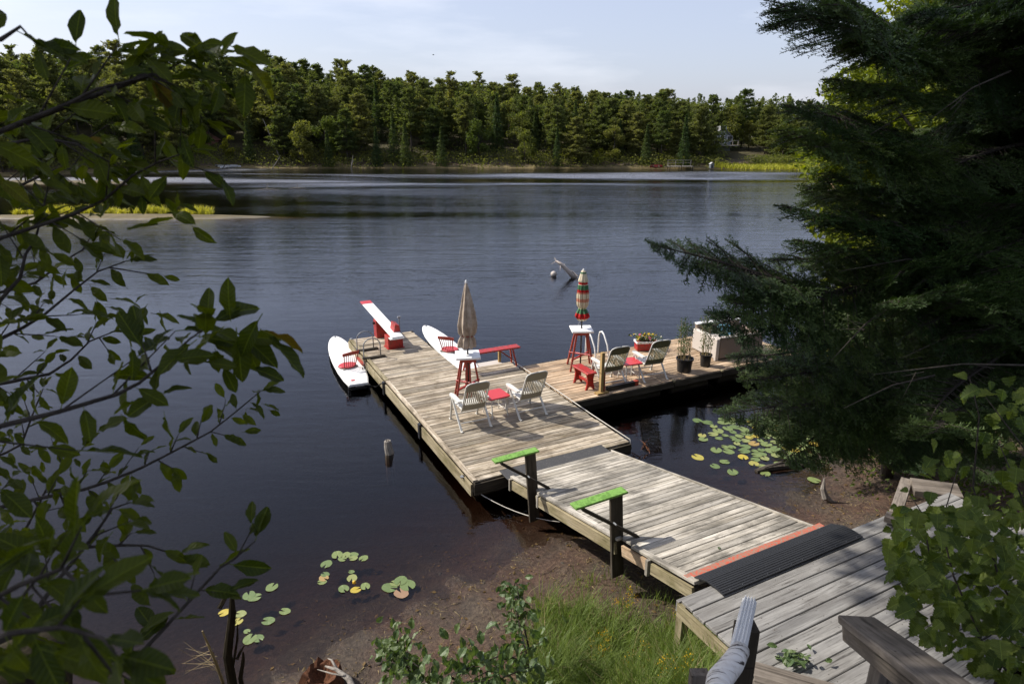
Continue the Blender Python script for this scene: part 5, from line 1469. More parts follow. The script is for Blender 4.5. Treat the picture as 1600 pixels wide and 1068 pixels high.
# boughs whose tips one sees against sky and water
tips = [(1203, 2, 3.6, 1420, 70, 4.6), (1290, -8, 3.5, 1430, 60, 4.5), (1222, 200, 3.9, 1480, 250, 4.9), (1238, 165, 4.0, 1440, 220, 4.8), (1262, 215, 4.0, 1500, 240, 5.0),
        (1286, 268, 4.3, 1520, 330, 5.0), (1222, 318, 4.3, 1500, 395, 5.0), (1240, 372, 4.3, 1480, 420, 5.0), (1018, 381, 4.5, 1290, 462, 4.9), (1092, 410, 4.5, 1290, 455, 4.9), (1200, 452, 4.7, 1520, 425, 5.0),
        (1102, 498, 4.6, 1330, 455, 4.9), (1140, 470, 4.5, 1400, 450, 4.9), (1142, 556, 4.9, 1420, 520, 5.2), (1150, 585, 5.0, 1420, 560, 5.3), (1127, 648, 5.1, 1400, 625, 5.4), (1178, 676, 5.1, 1430, 590, 5.4),
        (1216, 704, 5.3, 1420, 610, 5.5), (1312, 708, 5.4, 1460, 610, 5.6), (1392, 728, 5.4, 1490, 620, 5.6), (1200, 600, 5.0, 1440, 560, 5.3), (1230, 640, 5.0, 1450, 590, 5.3),
        (1240, 520, 4.8, 1450, 480, 5.1), (1220, 410, 4.6, 1450, 400, 5.0), (1300, 120, 4.0, 1480, 160, 4.8), (1335, 60, 3.8, 1480, 90, 4.7), (1282, 330, 4.3, 1500, 360, 5.0), (1250, 290, 4.6, 1450, 330, 5.1)]
for (x0, y0, d0_, x1, y1, d1_) in tips:
    put_branch(fir, RL, atd(x1, y1, d1_), atd(x0, y0, d0_), r.uniform(-.6, .2), 1.15)
# long bare limb seen under the lowest sky gap
m = MB(); L0 = [atd(1200, 456, 4.75), atd(1290, 458, 4.8), atd(1380, 447, 4.95), atd(1470, 430, 5.1), atd(1560, 405, 5.3), np.array([TX, TY, atd(1560, 405, 5.3)[2] - .1])]
m.tube([q_ - np.array(RL) for q_ in L0], [.012, .018, .024, .032, .04, .05], 8)
for (x0, y0, x1, y1) in ((1370, 450, 1275, 512), (1412, 445, 1375, 488), (1470, 432, 1425, 508), (1310, 458, 1262, 482)): m.tube([atd(x0, y0, 4.95) - np.array(RL), atd((x0 + x1) / 2 - 4, (y0 + y1) / 2 + 3, 4.93) - np.array(RL), atd(x1, y1, 4.9) - np.array(RL)], [.010, .007, .003], 5)
m.build('limb', M['branchbark'], fir, smooth=True)
# whorls round the whole trunk
z = gzf + 1.3
while z < gzf + 11.5:
    f = (z - gzf) / 12.2
    n = 6
    a0 = r.uniform(0, 6.28)
    for k in range(n):
        an = a0 + k * 2 * pi / n + r.uniform(-.25, .25)
        L_ = (2.9 * (1 - f) ** .6) * r.uniform(.70, 1.02)
        # keep boughs out of the photographer's own standing room
        tx, ty = TX + cos(an) * L_, TY + sin(an) * L_
        if tx < 2.6 and ty < 4.0: L_ *= .5
        if sqrt((TX + cos(an) * L_) ** 2 + (TY + sin(an) * L_) ** 2) < 3.2: L_ *= .6
        tip = np.array([TX + cos(an) * L_, TY + sin(an) * L_, z - .10 * L_ + .35 * (f - .3)])
        px_, = (800 + FPX * tip[0] / (tip[1] * cos(PITCH) - (tip[2] - CZ) * sin(PITCH)),) if tip[1] > 1 else (1600,)
        if px_ < 1340: 
            L_ *= .78; tip = np.array([TX + cos(an) * L_, TY + sin(an) * L_, z - .10 * L_])
        dz_ = tip[1] * cos(PITCH) - (tip[2] - CZ) * sin(PITCH); py_ = 534 - FPX * (tip[1] * sin(PITCH) + (tip[2] - CZ) * cos(PITCH)) / max(.1, dz_)
        if dz_ > 0 and ((py_ > 715 and px_ < 1560) or (py_ > 640 and px_ < 1430)): continue
        if dz_ > 0 and px_ < 1450 and 90 < py_ < 340 and r.random() < .9: continue
        put_branch(fir, RL, (TX, TY, z + .1), tip, r.uniform(-.3, .3), 1.1)
    z += .36
# infill boughs between trunk and tips, in the mass the photograph shows
for k in range(160):
    px_ = r.uniform(1370, 1650); py_ = r.uniform(-40, 690)
    if (py_ > 560 and px_ > 1500) or (py_ > 630 and px_ < 1430): continue
    if px_ < 1470 and 90 < py_ < 330 and r.random() < .85: continue
    d_ = r.uniform(4.0, 6.2)
    q_ = atd(px_, py_, d_); p_ = q_ + np.array([r.uniform(1.0, 1.7), r.uniform(.2, 1.2), r.uniform(-.15, .35)])
    put_branch(fir, RL, p_, q_, r.uniform(-.9, .9), 1.25)

# bare dead twigs showing pale in the gloom
for k in range(13):
    px_, py_ = r.uniform(1260, 1560), r.uniform(60, 700); q_ = atd(px_, py_, r.uniform(3.9, 4.6)); p_ = q_ + np.array([r.uniform(.5, 1.2), r.uniform(.1, .6), r.uniform(-.1, .35)])
    m = MB(); m.tube([p_ - np.array(RL), (p_ + q_) / 2 - np.array(RL) + np.array([0, 0, .04]), q_ - np.array(RL)], [.008, .0055, .0015], 5)
    for j in range(3):
        t_ = r.uniform(.2, .8); b_ = p_ + (q_ - p_) * t_; e_ = b_ + np.array([-r.uniform(.05, .2), r.uniform(-.1, .1), r.uniform(-.2, .1)]); m.tube([b_ - np.array(RL), e_ - np.array(RL)], [.003, .001], 4)
    m.build('dead_twig', M['bark'], fir)

# a second, younger fir further along the bank
f2 = thing('fir_tree', 'smaller dark fir with grey trunk on the mud edge behind the big fir', 'fir tree', (7.0, 10.6, hz(7.0, 10.6) - .1))
m = MB(); m.tube([(0, 0, -.2), (.03, 0, 3), (0, 0, 7.5)], [.12, .09, .02], 9); m.build('trunk', M['bark'], f2, smooth=True)
z = 1.25; R2 = (7.0, 10.6, hz(7.0, 10.6) - .1)
while z < 7.2:
    a0 = r.uniform(0, 6.28)
    for k in range(6):
        an = a0 + k * pi / 3 + r.uniform(-.2, .2); L_ = 2.1 * (1 - z / 8) ** .7 * r.uniform(.75, 1.05)
        put_branch(f2, R2, (R2[0], R2[1], R2[2] + z), (R2[0] + cos(an) * L_, R2[1] + sin(an) * L_, R2[2] + z - .12 * L_), r.uniform(-.3, .3), 1.1)
    z += .42

# ------------------------------------------------------------------ broad leaves
def leaf_mesh(mat, L, Wd, fold=.25, curl=.25, kind=0, seed=0):
    """blade along +X with a fold on the midrib; kind 0 pointed oval, 1 lobed bramble or grape"""
    q = random.Random(seed)
    if kind == 0: xs = [0, .08, .22, .40, .58, .74, .87, .95, 1.0]; ws = [0, .30, .72, .96, 1.0, .82, .50, .22, 0]
    else: xs = [-.07, -.03, .05, .12, .18, .27, .32, .42, .47, .57, .62, .72, .77, .87, .91, 1.0]; ws = [.34, .66, .74, .98, .86, 1.04, .82, .94, .70, .80, .52, .60, .34, .38, .16, 0]
    m = MB(); V = []; n = len(xs)
    for x, w_ in zip(xs, ws):
        z = -curl * L * x * x * .5
        for s_, k in ((-1, 1.0), (-1, .5), (0, 0), (1, .5), (1, 1.0)):
            ww = w_ * Wd / 2 * k * (1 + (q.uniform(-.10, .06) if k == 1 else 0))
            V.append((x * L + (.05 * L * k if kind == 0 else 0) * w_ * .5, s_ * ww, z + fold * ww + .004 * sin(x * 22) * k))
    m.add(V, [(i * 5 + j, i * 5 + j + 1, (i + 1) * 5 + j + 1, (i + 1) * 5 + j) for i in range(n - 1) for j in range(4)])
    m.tube([(-.18 * L, 0, .0), (0, 0, 0), (L * .5, 0, -curl * L * .125 - .001)], [.0011, .0012, .0007], 3)
    return m
LM = [leaf_mesh(M['leaf'], .090, .040, .35, c_, 0, k).mesh('leaf', M['leaf']) for k, c_ in enumerate((.2, .5, .9, .05, .35))]
VM = [leaf_mesh(M['vineleaf'], .10, .105, .28, c_, 1, 30 + k).mesh('leaf', M['vineleaf']) for k, c_ in enumerate((.3, .6, .15, .45))]
BM_ = [leaf_mesh(M['bushleaf'], .085, .05, .35, c_, 0, 60 + k).mesh('leaf', M['bushleaf']) for k, c_ in enumerate((.3, .8, .5))]
def quat_dir(d, up, roll=0.0):
    x = Vector(d).normalized(); z = Vector(up); y = z.cross(x)
    if y.length < 1e-3: y = Vector((0, 1, 0)).cross(x)
    y.normalize(); z = x.cross(y)
    return Matrix((x, y, z)).transposed().to_quaternion() @ Quaternion((1, 0, 0), roll)

# the leafy shrub hanging in from the left
SH = (-2.1, .9, 4.0)
shrub = thing('leafy_shrub', 'dark alder shrub with shaded leaves reaching in from the left edge', 'shrub', SH)
m = MB(); 
for (dx, dy, hh) in ((0, 0, 3.2), (-.2, .2, 2.6), (.1, .3, 3.6), (-.1, -.2, 2.2)): m.tube([(dx, dy, -.4), (dx * 1.3 - .05, dy + .1, hh * .5), (dx * 1.6 + .1, dy + .15, hh)], [.028, .02, .008], 7)
m.build('stem', M['branchbark'], shrub, smooth=True)
br = [([(-60, 395), (0, 373), (105, 337), (165, 312), (210, 274), (253, 253), (300, 236)], 1.55, 1.5, .9),
      ([(-60, 225), (40, 190), (105, 161), (158, 140), (246, 116), (290, 98)], 1.25, 1.35, 1.05),
      ([(246, 116), (275, 135), (300, 160), (310, 185)], 1.35, 1.35, 1.0),
      ([(-60, 690), (0, 666), (88, 645), (175, 621), (225, 593), (267, 557), (291, 533), (330, 505)], 1.15, 1.3, 1.1),
      ([(-60, 615), (0, 600), (81, 582), (105, 565), (140, 533), (183, 515)], 1.75, 1.8, .75),
      ([(-60, 800), (0, 791), (62, 781), (125, 769), (175, 747), (218, 733), (263, 708), (326, 677), (369, 642), (404, 614)], 1.7, 1.8, .68),
      ([(-20, 520), (0, 470), (28, 435), (46, 396), (53, 375), (60, 330), (70, 290)], 1.5, 1.6, .8),
      ([(-50, 540), (0, 530), (35, 512), (70, 491), (110, 455), (150, 425), (190, 410)], 1.6, 1.7, .8),
      ([(-60, 850), (0, 847), (78, 853), (187, 856), (225, 858), (272, 875)], 1.4, 1.45, .8),
      ([(40, 980), (94, 903), (141, 841), (169, 800), (209, 778)], 1.3, 1.4, .75),
      ([(120, 1120), (175, 1066), (219, 1019), (256, 981), (306, 928), (341, 891), (369, 866), (397, 847)], 1.25, 1.35, .9),
      ([(-60, 470), (10, 455), (60, 440), (110, 400), (150, 380)], 1.9, 1.9, .7), ([(-40, 300), (30, 290), (90, 265), (150, 262)], 1.8, 1.8, .8),
      ([(-60, 730), (0, 712), (40, 690), (55, 640), (62, 610)], 2.1, 2.1, .6), ([(-60, 905), (0, 890), (45, 820), (90, 735), (130, 700)], 1.9, 1.9, .62),
      ([(-60, 965), (20, 925), (80, 905), (150, 920), (210, 935)], .75, .70, .75), ([(-80, 1030), (20, 985), (100, 975), (170, 985), (200, 1000)], .65, .62, .7),
      ([(-60, 60), (-10, 60), (25, 40), (60, 70)], 1.1, 1.15, 1.0), ([(-60, 250), (10, 225), (70, 215), (120, 225), (180, 260)], 1.5, 1.5, .9), ([(-60, 1000), (10, 960), (60, 900), (90, 860)], 1.0, 1.0, .9)]
cand = []
LSP = Vector(SH)
for bi, (P_, da, db, ls) in enumerate(br):
    n = len(P_); W3 = []
    for i, (x, y) in enumerate(P_):
        f = i / (n - 1); W3.append(atd(x, y, da + (db - da) * f) + np.array([0, r.uniform(-.02, .02), 0]))
    W3 = np.array(W3)
    # back to the shrub's own stems, outside the picture
    far0 = W3[0]; W3 = np.vstack([[far0 + (np.array([SH[0] + .1, SH[1] + .2, max(4.2, far0[2] - .5)]) - far0) * .9], W3])
    m = MB(); m.tube(W3 - np.array(SH), list(np.linspace(.0065, .0016, len(W3)) * (1.0 if da > 1 else .7)), 6)
    # side twigs
    seg = np.linalg.norm(np.diff(W3, axis=0), axis=1); cum = np.concatenate([[0], np.cumsum(seg)])
    def ptat(s_): return np.array([np.interp(s_, cum, W3[:, k]) for k in range(3)])
    s_ = seg[0] * .9; k = 0
    while s_ < cum[-1]:
        p_ = ptat(s_); d_ = ptat(min(cum[-1], s_ + .02)) - ptat(max(0, s_ - .02)); d_ /= np.linalg.norm(d_) + 1e-9
        side = np.cross(d_, [0, -.9, .45]); side /= np.linalg.norm(side)
        sg = 1 if k % 2 else -1
        if r.random() < .55 and s_ < cum[-1] - .04:
            tl_ = r.uniform(.05, .16) * ls; td = d_ * .7 + side * sg * .7 + np.array([r.uniform(-.3, .3), r.uniform(-.5, .5), r.uniform(-.3, .2)]); td /= np.linalg.norm(td)
            m.tube([p_ - np.array(SH), p_ + td * tl_ - np.array(SH)], [.0022, .0010], 4)
            for j in range(2): 
                dd = td + np.array([r.uniform(-.7, .7), r.uniform(-.5, .5), r.uniform(-.8, .3)]); cand.append((p_ + td * tl_ * (1 - .35 * j), dd, ls))
        dd = d_ * .5 + side * sg * r.uniform(.5, 1.0) + np.array([r.uniform(-.4, .4), r.uniform(-.5, .5), r.uniform(-.75, .25)])
        cand.append((p_ + np.array([0, 0, 0]), dd, ls)); k += 1
        s_ += r.uniform(.024, .042) * (.7 + .5 * ls)
    for j in range(3): cand.append((W3[-1], (W3[-1] - W3[-2]) / (np.linalg.norm(W3[-1] - W3[-2])) + np.array([r.uniform(-.7, .7), r.uniform(-.3, .3), r.uniform(-.6, .7)]), ls))
    m.build('branch', M['branchbark'], shrub, smooth=True)
# the clusters where one sees leaves overlap
for (px, py, sx, sy, d_, n, ls) in ((350, 510, 32, 22, 1.25, 13, 1.25), (300, 545, 30, 18, 1.25, 8, 1.1), (385, 640, 22, 18, 1.8, 8, .75), (270, 100, 45, 30, 1.33, 26, 1.0), (330, 105, 25, 20, 1.33, 8, 1.1), (180, 480, 45, 35, 1.8, 18, .8), (130, 300, 70, 35, 1.75, 20, .75), (220, 620, 50, 35, 1.3, 10, .9), (40, 840, 50, 60, 1.3, 14, .7), (60, 330, 60, 50, 1.7, 22, .8), (90, 430, 55, 45, 1.75, 16, .75), (40, 210, 50, 60, 1.6, 16, .9), (20, 620, 30, 80, 2.0, 14, .65), (45, 760, 55, 60, 1.8, 14, .68), (60, 880, 70, 40, 1.1, 12, .75), (90, 960, 70, 35, .75, 9, .75), (20, 1000, 40, 40, .65, 7, .8), (250, 300, 45, 30, 1.5, 10, .9), (150, 250, 50, 30, 1.6, 10, .9)):
    for k in range(n): cand.append((atd(r.gauss(px, sx), r.gauss(py, sy), d_ * r.uniform(.93, 1.07)), np.array([r.uniform(-.6, 1), r.uniform(-.5, .5), r.uniform(-.9, .4)]), ls))
# the largest in view become parts of their own
def seen_size(c): return c[2] / (c[0][1] * cos(PITCH) - (c[0][2] - CZ) * sin(PITCH))
def inframe(p):
    dz = p[1] * cos(PITCH) - (p[2] - CZ) * sin(PITCH)
    x = 800 + FPX * p[0] / dz; return dz > 0 and -60 < x < 1660
cand = [c for c in cand if inframe(c[0])]
cand.sort(key=seen_size, reverse=True)
rest = MB(); LB = [leaf_mesh(M['leaf'], .090, .040, .35, c_, 0, k) for k, c_ in enumerate((.2, .5, .9))]
for i, (p_, d_, ls) in enumerate(cand):
    d_ = np.array(d_) / (np.linalg.norm(d_) + 1e-9)
    up = Vector((r.uniform(-.5, .5), r.uniform(-.9, .1), 1)).normalized()
    qn = quat_dir(d_, up, r.uniform(-.7, .7)); s_ = ls * r.uniform(.52, .98)
    pos = Vector(p_) + Vector(d_) * .015 * s_
    if i < 300: inst('leaf', LM[r.randrange(5)], shrub, pos - LSP, quat=qn, scale=s_)
    else:
        src = LB[i % 3]; Mx = np.array(qn.to_matrix()); Vv = np.concatenate(src.v) * s_ @ Mx.T + np.array(pos - LSP)
        rest.add(Vv, src.f, 0)
if rest.n: ob = rest.build('small_leaves', M['leaf'], shrub); ob['kind'] = 'stuff'

# bramble / wild vine on the right
VN = (3.0, 2.9, 2.5)
vine = thing('vine_thicket', 'bright green thicket of lobed vine leaves beside the timber handrail', 'shrub', VN)
poly = [(1494, 565), (1478, 600), (1486, 660), (1452, 705), (1398, 765), (1384, 815), (1388, 862), (1396, 905), (1400, 950), (1430, 985), (1475, 1012), (1540, 1050), (1600, 1085), (1680, 1085), (1680, 620), (1600, 600), (1550, 575)]
def inpoly(x, y):
    c = False; n = len(poly)
    for i in range(n):
        (x1, y1), (x2, y2) = poly[i], poly[(i + 1) % n]
        if (y1 > y) != (y2 > y) and x < (x2 - x1) * (y - y1) / (y2 - y1) + x1: c = not c
    return c
vl = []
while len(vl) < 900:
    x, y = r.uniform(1380, 1680), r.uniform(560, 1085)
    if not inpoly(x, y): continue
    if y < 790 and r.random() < .72 + .14 * (x < 1560): continue
    vl.append((atd(x, y, r.uniform(2.7, 4.1)), x, y))
vl.sort(key=lambda t_: t_[0][1] - t_[0][2])
rest = MB(); VB = [leaf_mesh(M['vineleaf'], .10, .105, .28, c_, 1, 30 + k) for k, c_ in enumerate((.3, .6))]
for i, (p_, x, y) in enumerate(vl):
    d_ = np.array([r.uniform(-1, .35), r.uniform(-.9, .3), r.uniform(-.9, .05)])
    up = Vector((r.uniform(-.7, .3), r.uniform(-.9, .0), 1)).normalized(); qn = quat_dir(d_, up, r.uniform(-.4, .4)); s_ = r.uniform(.35, .85)
    if i < 300: inst('leaf', VM[r.randrange(4)], vine, Vector(p_) - Vector(VN), quat=qn, scale=s_)
    else: rest.add(np.concatenate(VB[i % 2].v) * s_ @ np.array(qn.to_matrix()).T + p_ - np.array(VN), VB[i % 2].f, 0)
ob = rest.build('inner_leaves', M['vineleaf'], vine); ob['kind'] = 'stuff'
for (P_) in ([(1600, 1080), (1500, 960), (1455, 880), (1440, 800), (1420, 770)], [(1640, 1060), (1560, 900), (1520, 760), (1530, 650), (1515, 590)], [(1640, 900), (1590, 760), (1560, 690)], [(1560, 1060), (1490, 900), (1470, 820), (1500, 720)], [(1650, 800), (1600, 700), (1540, 620)]):
    W3 = [atd(x, y, 3.3 - .05 * i) for i, (x, y) in enumerate(P_)]; W3 = [np.array([W3[0][0], W3[0][1] + .1, 2.3])] + W3
    m = MB(); m.tube(np.array(W3) - np.array(VN), list(np.linspace(.008, .002, len(W3))), 5); m.build('stem', M['branchbark'], vine, smooth=True)

# ------------------------------------------------------------------ low plants, grass and litter on the bank
def ground_px(px, py):                          # where the sight line meets the bank
    d = ray(px, py); lo, hi = 2.6, 12.0; c_ = np.array([0, 0, CZ])
    for k in range(13):
        p_ = c_ + d * (lo + (hi - lo) / 26 * (k + 1))
        if p_[2] <= hz(p_[0], p_[1]): hi = lo + (hi - lo) / 26 * (k + 1); lo = hi - (9.4 / 26); break
    for k in range(8):
        mid = (lo + hi) / 2; p_ = c_ + d * mid
        if p_[2] <= hz(p_[0], p_[1]): hi = mid
        else: lo = mid
    return c_ + d * hi
gp = []
for k in range(900):
    px, py = r.uniform(800, 1160), r.uniform(945, 1120)
    if vnoise(np.array([[px / 26., py / 22.]]), 1.0, 5)[0] < -.28: continue
    edge = 985 + 40 * sin(px * .013) - (px - 900) * .16
    if py < edge or px < 820 + (1068 - py) * .2: continue
    p_ = ground_px(px, py); 
    if float((p_[:2] - B0) @ U) > .15 and float((p_[:2] - B0) @ N) < -5.1: continue
    gp.append(tuple(p_))
tufts('shore_grass', 'tall green grass on the bank below the shore deck', gp, .42, 9500, M['grass'], .05, .0042, lean=.75)
tufts('dry_grass', 'straw coloured dead grass blades among the green', gp + [tuple(ground_px(r.uniform(760, 900), r.uniform(930, 1060))) for _ in range(40)], .36, 900, M['drygrass'], .1, .003, lean=.95)
sp_ = [tuple(ground_px(r.uniform(890, 1060), r.uniform(900, 965))) for _ in range(16)]
tufts('sparse_grass', 'sparse young grass blades on the red mud', sp_, .22, 240, M['grass'], .07, .004, lean=.6)
# goldenrod
for i, (px, py, lb) in enumerate(((930, 1010, 'yellow goldenrod at the left of the grass patch'), (1072, 965, 'yellow goldenrod beside the corner post of the shore deck'), (990, 1035, 'yellow goldenrod in the middle of the grass by the bottom edge'), (1105, 1000, 'yellow goldenrod leaning against the shore deck side board'), (975, 935, 'small yellow flowering weed on the red mud'), (1050, 1045, 'yellow goldenrod beside the grey stake end'))):
    p_ = ground_px(px, py + 30); o = thing('goldenrod', lb, 'wild flower', tuple(p_), 0)
    m = MB(); C = []
    for k in range(7):
        an = r.uniform(0, 6.28); h_ = r.uniform(.28, .5); t1 = np.array([cos(an) * .12, sin(an) * .12, h_]); m.tube([(0, 0, -.02), t1 * .5 + np.array([0, 0, .03]), t1], [.003, .0025, .001], 4)
        for q_ in range(26): C.append(t1 + np.array([r.gauss(0, .035), r.gauss(0, .035), -abs(r.gauss(0, .06))]))
    m.build('stem', M['grass'], o); m = MB(); leaf_cloud(m, C, .009, 0, .6); ob = m.build('bloom', M['goldenrod'], o); ob['kind'] = 'stuff'

def bush(name, label, px0, py0, pts, d_, n, ls, mat_m, spread):
    """leafy shoot following picture points at depth d_"""
    b0_ = ground_px(px0, py0); o = thing(name, label, 'shrub', tuple(b0_), 0)
    W3 = [b0_] + [atd(x, y, dd) for x, y, dd in pts]
    m = MB(); m.tube(np.array(W3) - b0_, list(np.linspace(.012, .003, len(W3))), 6); m.build('stem', M['branchbark'], o, smooth=True)
    for k in range(n):
        i = r.randrange(1, len(W3)); f = r.random(); p_ = W3[i - 1] * (1 - f) + W3[i] * f if i > 1 else W3[i]
        p_ = p_ + np.array([r.gauss(0, spread), r.gauss(0, spread), r.gauss(-.02, spread)])
        qn = quat_dir((r.uniform(-1, 1), r.uniform(-1, .4), r.uniform(-1.3, .1)), Vector((r.uniform(-.6, .6), r.uniform(-1, .2), .9)).normalized(), r.uniform(-.6, .6))
        inst('leaf', mat_m[r.randrange(len(mat_m))], o, Vector(p_ - b0_), quat=qn, scale=ls * r.uniform(.7, 1.2))
    return o
bush('young_sapling', 'drooping young sapling standing alone on the mud in the middle of the bank', 832, 1060, [(820, 1010, 6.4), (808, 960, 6.9), (803, 915, 7.2)], 7, 14, 1.1, BM_, .05)
o = bush('leaning_sapling', 'small sapling with hanging leaf cluster above the leafy bush on the mud', 838, 1068, [(812, 945, 6.8), (806, 905, 7.0), (800, 930, 7.0), (798, 985, 6.9)], 7, 80, 1.15, BM_, .085)
bush('leafy_bush', 'low dark leafy bush along the bottom edge, left of the grass', 740, 1075, [(700, 1055, 5.6), (740, 1040, 5.7), (790, 1020, 5.8), (830, 1040, 5.7), (780, 1060, 5.5), (730, 1065, 5.5), (850, 1000, 5.9)], 5.6, 290, 1.25, BM_, .17)
bush('leafy_bush', 'pale leaved small bush at the bottom edge nearest the red stump', 650, 1075, [(620, 1000, 6.2), (612, 1020, 6.1), (640, 1030, 6.0), (665, 1050, 5.9), (600, 1030, 6.0)], 6, 150, 1.2, BM_, .11)
# cut leaves lying on the shore deck
o = thing('leaf_pile', 'wilted cut leaves lying on the grey shore deck', 'leaf pile', tuple(at(1245, 1030, 1.62)), 0)
for k in range(34):
    inst('leaf', BM_[k % 3], o, (r.gauss(0, .09), r.gauss(0, .06), .012 + abs(r.gauss(0, .03))), quat=quat_dir((r.uniform(-1, 1), r.uniform(-1, 1), r.uniform(-.2, .3)), (r.uniform(-.3, .3), r.uniform(-.3, .3), 1), r.uniform(-.5, .5)), scale=r.uniform(.7, 1.2))
# a few leaves fallen on the boards
for (px, py, z_, lb) in ((1122, 862, 1.4, 'small yellow green leaf lying on the gangway boards'), (793, 680, .46, 'dead leaf lying on the main dock by the chairs')):
    p_ = at(px, py, z_); ob = inst('fallen_leaf', BM_[0], None, (p_[0], p_[1], (gz((p_[:2] - B0) @ N) + .012) if z_ > 1 else z_), (0, 0, 1.0), scale=.7); tag(ob, lb, 'leaf')
for (px, py) in ((1383, 820), (1392, 842)): pass

# snags and stump at the lower left
def snag(label, px, py0, py1, rad, name='dead_snag'):
    b0_ = at(px, py1, 0); b0_ = np.array([b0_[0], b0_[1], 0.0]); tz = atY(px - (4 if rad > .04 else 0), py0, b0_[1]); m = MB()
    m.tube([(0, 0, -.5), (0, 0, tz[2] * .4), ((tz[0] - b0_[0]) * .8, 0, tz[2] * .8), (tz[0] - b0_[0], 0, tz[2])], [rad * 1.15, rad, rad * .8, rad * .35], 9)
    for k in range(4): m.tube([(r.uniform(-rad, rad) * .5, r.uniform(-rad, rad) * .5, tz[2] * .85), ((tz[0] - b0_[0]) + r.uniform(-rad, rad), 0, tz[2] + r.uniform(.02, .10))], [rad * .3, .003], 4)
    tag(m.build(name, M['darkbark'], None, loc=tuple(b0_)), label, 'snag')
M['darkbark'] = bark('dark wet bark', (.010, .008, .005), (.045, .036, .018))
snag('tall dark dead snag rising at the lower left, behind the leaves', 366, 925, 1085, .052)
snag('short thin dark stick beside the tall snag', 380, 1018, 1085, .026)
snag('thin broken dark stick left of the tall snag base', 371, 975, 1085, .016)
b0_ = at(350, 1065, 0); m = MB()
m.tube([(0, 0, -.1), (-.06, 0, .32), (-.16, .02, .75)], [.022, .018, .010], 6)
for k in range(16): 
    an = r.uniform(2.2, 3.9); L_ = r.uniform(.15, .6); m.tube([(-.06 + r.uniform(-.05, .05), 0, .3 + r.uniform(-.2, .3)), (-.06 + cos(an) * L_, r.uniform(-.1, .3), .28 + sin(an) * L_ * .4)], [.003, .001], 3)
tag(m.build('bleached_twig', M['drygrass'], None, loc=(b0_[0], b0_[1], 0)), 'pale bleached twig and straw left of the tall snag', 'twig')
b0_ = ground_px(505, 1075); m = MB()
an_ = np.linspace(0, 2 * pi, 22, endpoint=False)
prof = [(.30, -.25), (.27, .0), (.23, .14), (.20, .24), (.15, .22), (.08, .12), (.02, .08)]
jag = rng.random(22)
m.lathe((0, 0, 0), prof, 22, wob=lambda i, an: .10 * np.cos(5 * an + i) + (.09 * (jag - .5) if i >= 2 else 0), cap=False)
V_ = m.v[-1]; 
for i in (2, 3): V_[i * 22:(i + 1) * 22, 2] += (jag - .4) * .07
tag(m.build('rotten_stump', M['deadred'], None, loc=tuple(b0_)), 'rotten reddish stump at the bottom edge with a dead root over it', 'stump')
m = MB(); Pp = [(560, 1090, 5.75), (545, 1060, 5.95), (525, 1045, 6.0), (508, 1040, 6.05)]
m.tube([atd(*q_) for q_ in Pp], [.035, .028, .018, .008], 7); m.tube([atd(527, 1046, 6.0), atd(518, 1030, 6.1), atd(512, 1028, 6.15)], [.016, .01, .004], 5); m.tube([atd(540, 1055, 5.95), atd(520, 1052, 6.0), atd(496, 1045, 6.1)], [.014, .009, .003], 5)
tag(m.build('dead_root', M['greybark'], smooth=True), 'grey dead root branching over the red stump', 'root')
A_ = ground_px(905, 1072); B_ = ground_px(985, 1052); m = MB(); m.tube([A_ + (0, 0, .06), (A_ + B_) / 2 + (0, 0, .09), B_ + (0, 0, .08)], [.05, .048, .04], 8)
tag(m.build('fallen_log', M['bark'], smooth=True), 'short mossy log lying in the grass at the bottom edge', 'log')
A_ = ground_px(800, 960); B_ = ground_px(905, 950); m = MB(); m.tube([A_ + (0, 0, .02), (A_ + B_) / 2 + (0, 0, .03), B_ + (0, 0, .02)], [.010, .014, .008], 6)
tag(m.build('fallen_stick', M['darkbark'], smooth=True), 'thin dark stick lying on the mud by the grass', 'stick')
# rounded boulder or stump at the lower left corner
b0_ = atd(20, 1075, 5.2); m = MB()
V = rand_unit(1); 
m.lathe((0, 0, 0), [(.01, -.5), (.36, -.4), (.42, 0), (.38, .22), (.22, .36), (.02, .40)], 20, wob=lambda i, an: .08 * np.cos(3 * an + i) + .04 * np.sin(7 * an + 2 * i))
tag(m.build('mossy_stump', M['darkbark'], None, smooth=True, loc=tuple(b0_)), 'rounded dark stump in the lower left corner behind the leaves', 'stump')
# old timbers beyond the shore deck on the right
o = thing('landing_timbers', 'pale grey timbers and slab beyond the shore deck beside the vine', 'timbers', (0, 0, 0))
A_ = at(1398, 806, 1.15); B_ = at(1416, 752, 1.05)
bar_part(o, 'timber', tuple(A_), tuple(B_), .16, .12, M['railwood']); C_ = at(1425, 760, 1.12); D_ = at(1500, 770, 1.15); bar_part(o, 'timber', tuple(C_), tuple(D_), .42, .10, M['railwood'])
bar_part(o, 'block', tuple(at(1383, 806, 1.68)), tuple(at(1408, 814, 1.68)), .16, .08, M['railwood'])
for q_ in (A_, B_, D_): bar_part(o, 'post', (q_[0], q_[1] + .02, hz(q_[0], q_[1]) - .2), (q_[0], q_[1] + .02, q_[2] - .07), .1, .1, M['darkwood'], up=(1, 0, 0))

